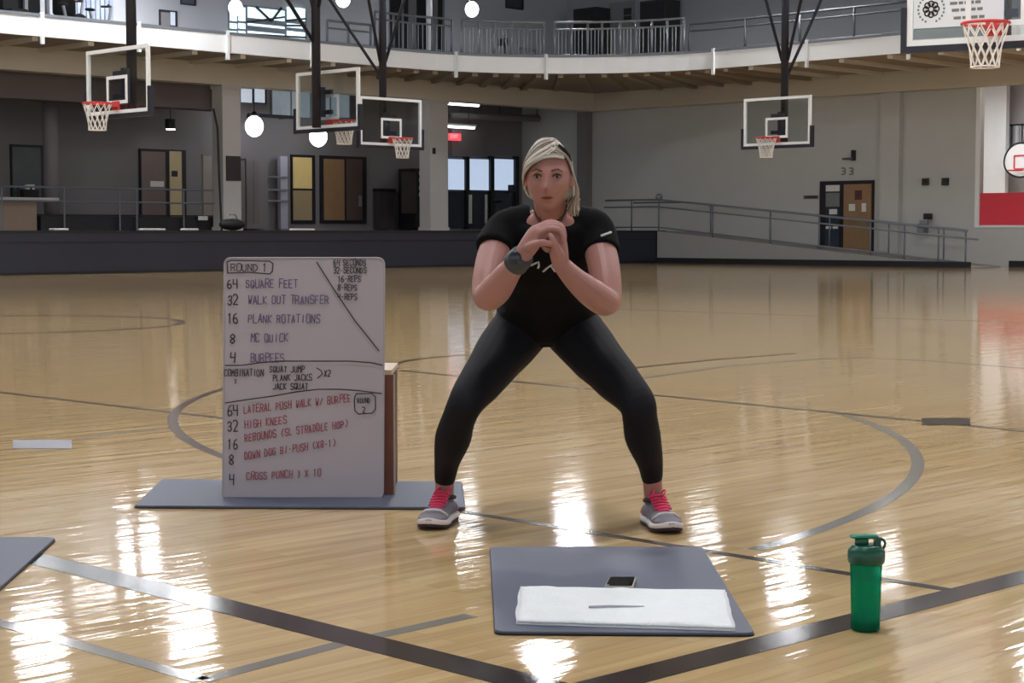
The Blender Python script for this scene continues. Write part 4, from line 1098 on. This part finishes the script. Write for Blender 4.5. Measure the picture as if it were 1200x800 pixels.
MB().hexa(LB((x0, dz0, hb + .0005), (x1 + .004, dz1, hb + .018))).build('top_panel', M_EDGEP, t)

# ================================================================== PERSON
from mathutils.bvhtree import BVHTree
OR = Vector((.12, 6.08, 0))
po = S(OR.x, OR.y, 0)
PERSON = thing('person', (po.x, po.y, 0), 'person in black shirt and black leggings squatting wide with hands clasped', 'person', None, RZ)
def J(px, py, d): return stage(px, py, d) - OR          # joint in the person's own frame

def catmull(P, n=6):
    out = []
    for i in range(len(P) - 1):
        p0 = P[max(0, i - 1)]; p1 = P[i]; p2 = P[i + 1]; p3 = P[min(len(P) - 1, i + 2)]
        for k in range(n):
            t = k / n; row = []
            for a, b, c, d in zip(p0, p1, p2, p3):
                row.append(.5 * ((2 * b) + (-a + c) * t + (2 * a - 5 * b + 4 * c - d) * t * t + (-a + 3 * b - 3 * c + d) * t**3))
            out.append(row)
    out.append(list(P[-1])); return out

def limb(mbx, pts, n=18, ends=True, dr=0.0, sub=6, flat=None):
    """tapered round limb through (point, radius)"""
    rows = catmull([(*p, r) for p, r in pts], sub)
    P = [Vector(r[:3]) for r in rows]; R = [max(.003, r[3] + dr) for r in rows]
    mbx.tube(P, R, n, True, sq=[flat] * len(P) if flat else None)
    if ends:
        mbx.ball(P[0], R[0] * .98, 14, 8); mbx.ball(P[-1], R[-1] * .98, 14, 8)

def trunk(mbx, rows, n=28, dr=0.0, sub=6):
    """elliptical rings (point, rx, ry) square to the path, wide axis = x"""
    rr = catmull([(*p, a, b) for p, a, b in rows], sub)
    rings = []
    for i, r in enumerate(rr):
        p = Vector(r[:3]); q0 = Vector(rr[max(0, i - 1)][:3]); q1 = Vector(rr[min(len(rr) - 1, i + 1)][:3])
        t = (q1 - q0).normalized(); X = Vector((1, 0, 0)); D = t.cross(X).normalized()
        a, b = max(.01, r[3] + dr), max(.01, r[4] + dr)
        ring = []
        for k in range(n):
            an = 2 * PI * k / n; cx, sx = math.cos(an), math.sin(an)
            e = .86
            ring.append(p + X * a * math.copysign(abs(cx)**e, cx) + D * b * math.copysign(abs(sx)**e, sx))
        rings.append(ring)
    mbx.loft(rings)

def fuse(name, mbx, voxel, m, smooth=4, factor=.5):
    """melt overlapping shapes into one continuous surface"""
    o = mbx.build(name, m, None, True)
    md = o.modifiers.new('fuse', 'REMESH'); md.mode = 'VOXEL'; md.voxel_size = voxel; md.use_smooth_shade = True
    sm_ = o.modifiers.new('soften', 'SMOOTH'); sm_.iterations = smooth; sm_.factor = factor
    dg = bpy.context.evaluated_depsgraph_get()
    me = bpy.data.meshes.new_from_object(o.evaluated_get(dg))
    o.modifiers.clear(); o.data = me
    me.materials.clear(); me.materials.append(m)
    for p in me.polygons: p.use_smooth = True
    o.parent = PERSON
    return o

TORSO = [(J(640, 395, 6.22), .06, .07), (J(640, 383, 6.22), .150, .110), (J(640, 365, 6.17), .172, .125), (J(641, 335, 6.03), .140, .108), (J(643, 308, 5.92), .145, .112),
         (J(644, 285, 5.84), .160, .110), (J(645, 268, 5.79), .150, .088), (J(645, 255, 5.76), .105, .066), (J(645, 248, 5.75), .07, .055)]
ARM_L = [(J(591, 270, 5.79), .052), (J(579, 297, 5.73), .053), (J(572, 325, 5.66), .050), (J(571, 347, 5.60), .046), (J(582, 338, 5.53), .049), (J(597, 318, 5.46), .038), (J(610, 303, 5.42), .028)]
ARM_R = [(J(698, 272, 5.79), .052), (J(705, 300, 5.73), .053), (J(710, 328, 5.66), .050), (J(711, 353, 5.60), .045), (J(696, 345, 5.53), .047), (J(675, 328, 5.46), .037), (J(657, 309, 5.41), .027)]
LEG_L = [(J(612, 384, 6.20), .105), (J(592, 408, 6.11), .098), (J(569, 440, 5.97), .080), (J(547, 470, 5.85), .062), (J(538, 490, 5.86), .058), (J(531, 513, 5.92), .061), (J(524, 540, 5.99), .045), (J(521, 561, 6.03), .037)]
LEG_R = [(J(669, 384, 6.20), .105), (J(690, 408, 6.10), .098), (J(718, 440, 5.95), .080), (J(745, 470, 5.82), .062), (J(750, 490, 5.82), .058), (J(754, 513, 5.86), .061), (J(761, 540, 5.92), .045), (J(764, 559, 5.95), .038)]
FOOT_L = [(J(521, 561, 6.03), .033), (J(521, 580, 6.04), .032), (J(521, 596, 6.04), .031)]
FOOT_R = [(J(764, 559, 5.95), .034), (J(766, 581, 5.965), .033), (J(768, 598, 5.97), .034)]

# ---- head shape
HC0 = J(643, 207, 5.60)
HROT = Matrix.Rotation(math.radians(-5), 3, 'Z') @ Matrix.Rotation(math.radians(4), 3, 'X')
def g2(x, z, cx, cz, sx, sz): return math.exp(-((x - cx) / sx)**2 - ((z - cz) / sz)**2)
def head_local(d):
    """point of the head surface along unit direction d (front is -y)"""
    ax, ay, az = .0695, .093, .1145
    p = Vector((d.x * ax, d.y * ay, d.z * az))
    if p.z < -.02:                                   # cheeks taper to the jaw
        k = min(1, (-.02 - p.z) / .092); p.x *= 1 - .30 * k**1.4
        if p.y > 0: p.y *= 1 - .45 * k
        else: p.y *= 1 + .05 * k
    if p.z > .02 and p.y < 0: p.y *= 1 - .06 * (p.z - .02) / .09
    if d.y < 0:
        x, z = p.x, p.z; f = -d.y
        dy = 0
        dy += .027 * g2(x, z, 0, -.030, .010, .014)          # nose tip
        dy += .012 * g2(x, z, 0, -.010, .009, .022)          # bridge
        dy += .007 * (g2(x, z, -.014, -.034, .008, .008) + g2(x, z, .014, -.034, .008, .008))
        dy -= .010 * (g2(x, z, -.031, .002, .016, .010) + g2(x, z, .031, .002, .016, .010))
        dy += .005 * (g2(x, z, -.03, .020, .022, .008) + g2(x, z, .03, .020, .022, .008))
        dy += .006 * (g2(x, z, -.042, -.022, .020, .018) + g2(x, z, .042, -.022, .020, .018))
        dy += .008 * g2(x, z, 0, -.062, .024, .012)
        dy -= .003 * g2(x, z, 0, -.063, .020, .0025)
        dy -= .004 * g2(x, z, 0, -.079, .020, .006)
        dy += .010 * g2(x, z, 0, -.096, .020, .014)
        p.y -= dy * min(1, f * 1.6)
    return p
def head_mesh(mbx, n=72, m=54):
    rings = []
    for k in range(m + 1):
        th = max(.015, min(PI - .015, PI * k / m))
        rings.append([HC0 + HROT @ head_local(Vector((math.sin(th) * math.cos(2 * PI * i / n), math.sin(th) * math.sin(2 * PI * i / n), -math.cos(th)))) for i in range(n)])
    mbx.loft(rings)
_FT = []
for k in range(40, 160):
    th = PI * k / 200
    for i in range(100, 201):
        a = 2 * PI * i / 200
        d = Vector((math.sin(th) * math.cos(a), math.sin(th) * math.sin(a), -math.cos(th)))
        if d.y < -.15: _FT.append(head_local(d))
def face_pt(x, z, out=0.0):
    p = min(_FT, key=lambda p: (p.x - x)**2 + (p.z - z)**2).copy(); p.y -= out
    return HC0 + HROT @ p

M_SKIN = mat('skin', srgb(168, 120, 113), .5, var=.05, scale=18, bump=.03, bscale=90)
sk = MB()
trunk(sk, TORSO, dr=-.012)
limb(sk, [(J(645, 258, 5.79), .062), (J(645, 246, 5.73), .055), (J(644, 234, 5.67), .052), (J(643, 222, 5.63), .050)])
limb(sk, ARM_L); limb(sk, ARM_R)
limb(sk, LEG_L, dr=-.009); limb(sk, LEG_R, dr=-.009); limb(sk, FOOT_L); limb(sk, FOOT_R)
head_mesh(sk)
for s_ in (-1, 1):
    c = HC0 + HROT @ Vector((s_ * .074, .012, -.008)); sk.ball(c, (.009, .017, .030), 12, 10)
# hands: her right hand (with the watch) lies over the left fist
D = 5.385
limb(sk, [(J(610, 303, 5.42), .026), (J(619, 289, 5.40), .029), (J(629, 275, 5.395), .030), (J(634, 270, 5.395), .024)], flat=(1.0, 1.05), n=16)
for i in range(4):
    d = D - .012 + .0185 * i; u = (2.2, -1.2, -4.0, -5.5)[i]; L = (0, 1.5, 1.0, -2.0)[i]
    limb(sk, [(J(632, 271 + u, d), .0100), (J(643, 266 + u, d), .0098), (J(654 + L, 267 + u, d), .0092), (J(659 + L, 273 + u, d), .0088), (J(660 + L, 281 + u, d), .0080)], n=10, sub=4)
limb(sk, [(J(619, 290, 5.375), .015), (J(628, 286, 5.358), .0125), (J(637, 284, 5.352), .0105), (J(644, 286, 5.355), .0090)], n=10, sub=4)
limb(sk, [(J(657, 309, 5.41), .025), (J(655, 296, 5.40), .028), (J(653, 283, 5.40), .028), (J(651, 277, 5.40), .024)], flat=(1.0, 1.05), n=16)
for i in range(4):
    d = D - .004 + .0185 * i; u = (0, -1, 0, 1.5)[i]
    limb(sk, [(J(652, 279 + u, d), .0100), (J(645, 276 + u, d), .0096), (J(638, 279 + u, d), .0090), (J(637, 287 + u, d), .0086), (J(642, 292 + u, d), .0080)], n=10, sub=4)
limb(sk, [(J(657, 300, 5.380), .0145), (J(652, 290, 5.362), .0120), (J(648, 281, 5.358), .0105), (J(645, 276, 5.362), .0088)], n=10, sub=4)
body = fuse('body', sk, .0031, M_SKIN, 3, .45)

# ---- clothes
M_SHIRT = mat('black_jersey', srgb(9, 9, 12), .9, spec=.2, var=.2, scale=6, bump=.25, bscale=14)
M_LEGG = mat('black_leggings', srgb(10, 10, 19), .75, var=.15, scale=5, spec=.3, bump=.12, bscale=12)
sh = MB(); trunk(sh, TORSO[1:-1], dr=.004)
limb(sh, [(J(628, 258, 5.79), .052), (J(608, 261, 5.79), .056), (J(591, 268, 5.79), .060), (J(583, 281, 5.765), .062), (J(579, 292, 5.735), .062)], ends=False)
limb(sh, [(J(662, 258, 5.79), .052), (J(681, 262, 5.79), .056), (J(698, 270, 5.79), .060), (J(703, 284, 5.765), .062), (J(705, 296, 5.735), .062)], ends=False)
# folds over the belly
rf = random.Random(2)
shirt = fuse('shirt', sh, .0065, M_SHIRT, 5, .5)
def ripple(o, sc, amp):
    vs_ = o.data.vertices; nn = [v.normal.copy() for v in vs_]
    out = []
    for v, n_ in zip(vs_, nn):
        p = v.co; q_ = p + n_ * noise.noise(Vector((p.x * sc[0], p.y * sc[1], p.z * sc[2]))) * amp
        out.extend(q_)
    vs_.foreach_set('co', out); o.data.update()
ripple(shirt, (9, 5, 16), .006)
# scoop neckline
bm = bmesh.new(); bm.from_mesh(shirt.data)
nk = J(645, 246, 5.71)
dead = [v for v in bm.verts if ((v.co.x - nk.x) / .067)**2 + ((v.co.z - nk.z - .030) / .098)**2 < 1 and v.co.z > nk.z - .075]
bmesh.ops.delete(bm, geom=dead, context='VERTS'); bm.to_mesh(shirt.data); bm.free()
so_ = shirt.modifiers.new('thickness', 'SOLIDIFY'); so_.thickness = .003; so_.offset = 0
lg = MB(); trunk(lg, TORSO[:4], dr=.001); limb(lg, LEG_L); limb(lg, LEG_R)
lg.ball(J(640, 384, 6.20), (.11, .10, .062), 20, 12)
legg = fuse('leggings', lg, .0065, M_LEGG, 5, .5)
ripple(legg, (14, 6, 10), .003)

def stick(bvh, px, py, out=.002, around=5.5):
    o_ = J(px, py, around - .6); d_ = (J(px, py, around + .6) - o_).normalized()
    h = bvh.ray_cast(o_, d_)
    if h[0] is None: return None
    return h[0] - d_ * out
def bvh_of(o): return BVHTree.FromPolygons([v.co for v in o.data.vertices], [list(p.vertices) for p in o.data.polygons])
bs_ = bvh_of(shirt)
M_PRINT = mat('white_shirt_print', srgb(205, 205, 205), .8)
for pl in ([(622, 311), (628, 308), (631, 306.5), (631.5, 311), (630.5, 314)], [(636.5, 318), (641, 314), (645, 311), (648, 314.5), (650.5, 318)], [(643.5, 312.5), (647, 310)]):
    P = [stick(bs_, x, y) for x, y in pl]; P = [p for p in P if p]
    if len(P) > 1: MB().tube(P, .0036, 6).build('chest_print', M_PRINT, PERSON, world=False)
P = [stick(bs_, x, y) for x, y in ((704, 276.5), (708, 275), (712, 273.5), (716, 272))]; P = [p for p in P if p]
if len(P) > 1: MB().tube(P, .0045, 6).build('sleeve_print', M_PRINT, PERSON, world=False)

# ---- face
M_EYEW = mat('eye_white', srgb(138, 122, 118), .25); M_IRIS = mat('iris_brown', srgb(44, 32, 28), .15); M_BROW = mat('brow_hair', srgb(96, 72, 58), .8)
M_LIP = mat('lip', srgb(158, 92, 88), .4, var=.05)
M_LID_ = mat('eyelid', srgb(150, 98, 88), .55)
for s_ in (-1, 1):
    c = face_pt(s_ * .031, .003)
    e = MB(); cc_ = c + HROT @ Vector((0, .0075, 0)); e.ball(cc_, .0125, 18, 12); e = e.build('eye', M_EYEW, PERSON, True, world=False)
    i_ = MB(); ic = cc_ + HROT @ Vector((0, -.0105, -.0005)); i_.ball(ic, (.0052, .0028, .0052), 14, 8); i_.build('iris', M_IRIS, e, True, world=False)
    P = [face_pt(s_ * x, z, .003) for x, z in ((.017, .004), (.024, .0095), (.031, .011), (.039, .009), (.045, .003))]
    MB().tube(P, [.0016, .0024, .0028, .0024, .0014], 6).build('eyelid', M_IRIS, PERSON, True, world=False)
    P = [face_pt(s_ * x, z, .002) for x, z in ((.014, .021), (.024, .0255), (.035, .0265), (.048, .020))]
    MB().tube(P, [.0026, .0034, .003, .0014], 6).build('eyebrow', M_BROW, PERSON, True, world=False)
MB().tube([face_pt(x, -.0585 + (.002 if abs(x) in (.008,) else 0) - abs(x) * .12, .0005) for x in (-.020, -.014, -.008, 0, .008, .014, .020)], [.0010, .0020, .0028, .0026, .0028, .0020, .0010], 8).build('upper_lip', M_LIP, PERSON, True, world=False)
MB().tube([face_pt(x, -.0675 + abs(x) * .16, .0005) for x in (-.018, -.010, 0, .010, .018)], [.0010, .0028, .0034, .0028, .0010], 8).build('lower_lip', M_LIP, PERSON, True, world=False)
MB().tube([face_pt(x, -.063 - abs(x) * .02, .002) for x in (-.020, -.010, 0, .010, .020)], [.0008, .0016, .0018, .0016, .0008], 6).build('mouth_line', mat('mouth_dark', srgb(70, 30, 34), .6), PERSON, True, world=False)

# ---- hair: parted on one side, swept across the brow, falling behind the other ear
EA = Vector((.0705, .093, .1125))
def on_scalp(p, k):
    q = Vector((p.x / EA.x, p.y / EA.y, p.z / EA.z)); q.normalize()
    return Vector((q.x * EA.x * k, q.y * EA.y * k, q.z * EA.z * k))
def hair_material():
    m = mat('ash_blond_hair', srgb(190, 178, 158), .42, var=.0)
    nt = m.node_tree; b = nt.nodes['Principled BSDF']
    at = nt.nodes.new('ShaderNodeAttribute'); at.attribute_name = 'strand_tone'
    nt.links.new(at.outputs['Color'], b.inputs['Base Color'])
    return m
M_HAIR = hair_material()
cap = MB(); n, m_ = 40, 26; rings = []
keep = []
for k in range(m_ + 1):
    th = max(.02, PI * (1 - k / m_ * .72))
    ring = []
    for i in range(n):
        a = 2 * PI * i / n
        d = Vector((math.sin(th) * math.cos(a), math.sin(th) * math.sin(a), -math.cos(th)))
        # hairline: pull the cap back off the face
        lim = .55 if d.y < -.2 else (-.75 if d.y > .1 else .55 - (d.y + .2) / .3 * 1.1)
        kk = 1.035 if d.z > lim else .93
        ring.append(HC0 + HROT @ Vector((d.x * EA.x * kk, d.y * EA.y * kk, d.z * EA.z * kk)))
    rings.append(ring)
cap.loft(rings)
hair = cap.build('hair', mat('hair_scalp', srgb(172, 158, 138), .6, var=.2, scale=40), PERSON, True, world=False)
rh = random.Random(11)
strands = MB(); tones = []
def strand(pts, r0, tone):
    n0 = len(strands.v)
    rows = catmull([tuple(p) for p in pts], 5)
    P = [HC0 + HROT @ Vector(r) for r in rows]
    L = len(P); strands.tube(P, [r0 * (.55 + .45 * math.sin(PI * min(1, .12 + .8 * i / L))) for i in range(L)], 5)
    tones.extend([tone] * (len(strands.v) - n0))
def tone():
    t_ = rh.random()
    c_ = Vector(srgb(210, 204, 195)) if t_ < .4 else Vector(srgb(168, 158, 145)) if t_ < .75 else Vector(srgb(118, 104, 92))
    return c_ * rh.uniform(.85, 1.1)
for i in range(300):                                       # swept to her right (picture left)
    s_ = rh.random(); st = Vector((.020 + rh.uniform(-.006, .006), -.068 + .13 * s_, .066 + .056 * math.sin(PI * min(1, s_ * .9 + .06))))
    lift = 1.06 + rh.uniform(0, .045)
    f_ = (1 - s_)
    mid1 = Vector((-.022, -.080 + .11 * s_, .057 - .008 * f_ * rh.random() + 0.046 * s_))
    mid2 = Vector((-.060, -.056 + .10 * s_, .030 + .016 * s_))
    e1 = Vector((-.076, .004 + .06 * s_, -.005 - .02 * rh.random())); e2 = Vector((-.062, .045 + .045 * s_, -.05 - .03 * rh.random()))
    e3 = Vector((-.030, .085, -.085))
    pts = [on_scalp(st, lift), on_scalp(mid1, lift + .02), on_scalp(mid2, lift + .05), on_scalp(e1, lift + .08), on_scalp(e2, lift + .06), on_scalp(e3, 1.0)]
    strand(pts, rh.uniform(.0018, .0034), tone())
for i in range(170):                                       # falling on her left (picture right)
    s_ = rh.random(); st = Vector((.022 + rh.uniform(-.004, .006), -.066 + .13 * s_, .066 + .056 * math.sin(PI * min(1, s_ * .9 + .06))))
    lift = 1.05 + rh.uniform(0, .04)
    mid = Vector((.060, -.042 + .085 * s_, .060)); e1 = Vector((.078, -.004 + .055 * s_, .005))
    ln = rh.uniform(.025, .085)
    e2 = Vector((.082 + rh.uniform(-.004, .010), .014 + .05 * s_, -.045)); e3 = Vector((.078 + rh.uniform(-.012, .014), .028 + .045 * s_, -.045 - ln * .6)); e4 = e3 + Vector((rh.uniform(-.014, .008), .01, -ln * .4))
    strand([on_scalp(st, lift), on_scalp(mid, lift + .03), on_scalp(e1, lift + .04), e2, e3, e4], rh.uniform(.0017, .0032), tone())
for i in range(70):                                        # fringe drawn across the brow
    j_ = rh.uniform(-.006, .010); lift = 1.05 + rh.uniform(0, .04)
    strand([on_scalp(Vector((.050, -.052, .060 + j_)), lift), on_scalp(Vector((.015, -.080, .066 + j_)), lift + .01), on_scalp(Vector((-.030, -.078, .054 + j_)), lift + .02), on_scalp(Vector((-.060, -.050, .024 + j_)), lift + .05), on_scalp(Vector((-.074, .0, -.008)), lift + .08)], rh.uniform(.0018, .003), tone())
for i in range(60):                                        # nape
    a = rh.uniform(-1, 1)
    strand([on_scalp(Vector((a * .06, .07, .03)), 1.06), on_scalp(Vector((a * .06, .08, -.04)), 1.06), Vector((a * .055, .085, -.10)), Vector((a * .040, .080, -.13 - .02 * rh.random()))], .0028, Vector(srgb(74, 54, 48)) * rh.uniform(.7, 1.2))
so2 = strands.build('hair_strands', M_HAIR, hair, True, world=False)
so2['kind'] = 'stuff'
ca = so2.data.color_attributes.new('strand_tone', 'FLOAT_COLOR', 'POINT')
if len(tones) == len(so2.data.vertices):
    ca.data.foreach_set('color', [x for c_ in tones for x in (c_[0], c_[1], c_[2], 1.0)])
cl = MB(); cl.tube([HC0 + HROT @ on_scalp(Vector(p), 1.14) for p in ((.034, -.045, .100), (.050, -.040, .085), (.062, -.030, .066), (.070, -.020, .048))], [.004, .0075, .0075, .004], 8)
cl.build('hair_clip', M_BLACKRUB, PERSON, True, world=False)

# ---- watch
wp = [p for p, r in ARM_L]
wa, wb_ = J(603, 310, 5.44), J(613, 299, 5.405)
wt = MB(); wt.tube([wa.lerp(wb_, t_) for t_ in (0, .1, .9, 1)], [.0385, .0405, .0375, .0355], 20)
wt = wt.build('wrist_watch', mat('watch_strap', srgb(58, 62, 66), .55), PERSON, True, world=False)
wc = wa.lerp(wb_, .5) + Vector((-.012, -.036, .006))
f_ = MB(); f_.ball(wc, (.020, .010, .021), 16, 10); f_.build('watch_face', mat('watch_face_dark', srgb(40, 46, 60), .12), wt, True, world=False)
k_ = MB(); k_.ball(wa.lerp(wb_, .8) + Vector((.004, -.030, .030)), .006, 10, 8); k_.build('watch_glint', M_STEEL, wt, True, world=False)  # small steel ball standing in for a shiny highlight at the wrist

# ---- shoes
M_UPPER = mat('grey_knit_upper', srgb(130, 126, 136), .8, var=.15, scale=60, bump=.3, bscale=260)
M_PINK = mat('pink_lace', srgb(226, 62, 108), .6, var=.06); M_MIDS = mat('white_midsole', srgb(222, 212, 214), .5, var=.04); M_OUT = mat('dark_outsole', srgb(44, 28, 34), .7)
M_CORAL = mat('coral_heel', srgb(214, 110, 104), .6)
def shoe(px_heel, px_toe, label):
    a = ground(*px_heel); b = ground(*px_toe)
    A = Vector((a.dot(RGT), a.dot(FWD), 0)) - OR; B = Vector((b.dot(RGT), b.dot(FWD), 0)) - OR
    d = (B - A).normalized(); ang = math.atan2(d.y, d.x)
    t = bpy.data.objects.new('shoe', None); COL.objects.link(t); t.parent = PERSON; t.location = A; t.rotation_euler = (0, 0, ang); t.scale = (1.06, 1.14, 1.06); t['label'] = label
    L = .255
    prof = [(0.00, .020, .050), (.012, .030, .066), (.04, .034, .074), (.075, .034, .078), (.105, .034, .080), (.13, .036, .074), (.16, .041, .062), (.19, .044, .052), (.215, .042, .045), (.235, .034, .038), (.248, .022, .031), (.255, .010, .026)]
    def spring(x): return .012 * max(0, (x - .17) / .085)**2
    def ring(x, w, z0, z1, n=20, pw=.75):
        out = []
        for k in range(n):
            an = 2 * PI * k / n; c_, s_ = math.cos(an), math.sin(an)
            yy = w * math.copysign(abs(c_)**pw, c_)
            zz = z0 + (z1 - z0) * (.5 + .5 * math.copysign(abs(s_)**pw, s_))
            if s_ > 0: yy *= 1 - .38 * s_
            out.append((x, yy, zz + spring(x)))
        return out
    MB().loft([ring(x, w, .020, h) for x, w, h in prof]).build('upper', M_UPPER, t, True, world=False)
    MB().loft([ring(x, w + .005, .010, .030, pw=.35) for x, w, h in prof]).build('midsole', M_MIDS, t, True, world=False)
    MB().loft([ring(x, w + .003, .0005, .013, pw=.35) for x, w, h in prof]).build('outsole', M_OUT, t, True, world=False)
    MB().loft([ring(x, w + .003, .028, h * .72) for x, w, h in prof[:3]]).build('heel_counter', M_CORAL, t, True, world=False)
    MB().torus((.060, 0, .080), .0285, .0075, 24, 8, Matrix.Rotation(math.radians(-8), 3, 'Y')).build('collar', mat('dark_collar', srgb(58, 44, 56), .7), t, True, world=False)
    tg = MB(); tg.loft([[(x, -w, z), (x, w, z), (x, w * .8, z + .007), (x, -w * .8, z + .007)] for x, w, z in ((.083, .021, .096), (.105, .022, .083), (.135, .021, .071), (.165, .018, .058))]); tg.build('tongue', M_PINK, t, world=False)
    for k in range(5):
        x = .095 + .015 * k; z = .0945 - .0087 * (x - .095) * 58
        z = .096 - (x - .083) * .46 + .009
        MB().tube([(x, -.026, z - .006), (x + .004, -.010, z), (x - .002, .010, z), (x + .002, .026, z - .006)], .0036, 6).build('lace', M_PINK, t, True, world=False)
    for s_ in (-1, 1): MB().torus((.088, s_ * .018, .104), .014, .0026, 16, 6, Matrix.Rotation(math.radians(60), 3, 'X')).build('lace_bow', M_PINK, t, True, world=False)
    MB().tube([(.19, -.043, .040), (.20, -.022, .058), (.203, 0, .0605), (.20, .022, .058), (.19, .043, .040)], .0035, 6).build('toe_band', M_MIDS, t, True, world=False)
shoe((527, 607), (499, 624), 'grey running shoe with pink laces, on the foot beside the whiteboard mat')
shoe((761, 611), (793, 630), 'grey running shoe with pink laces, on the foot before the mat with the towel')
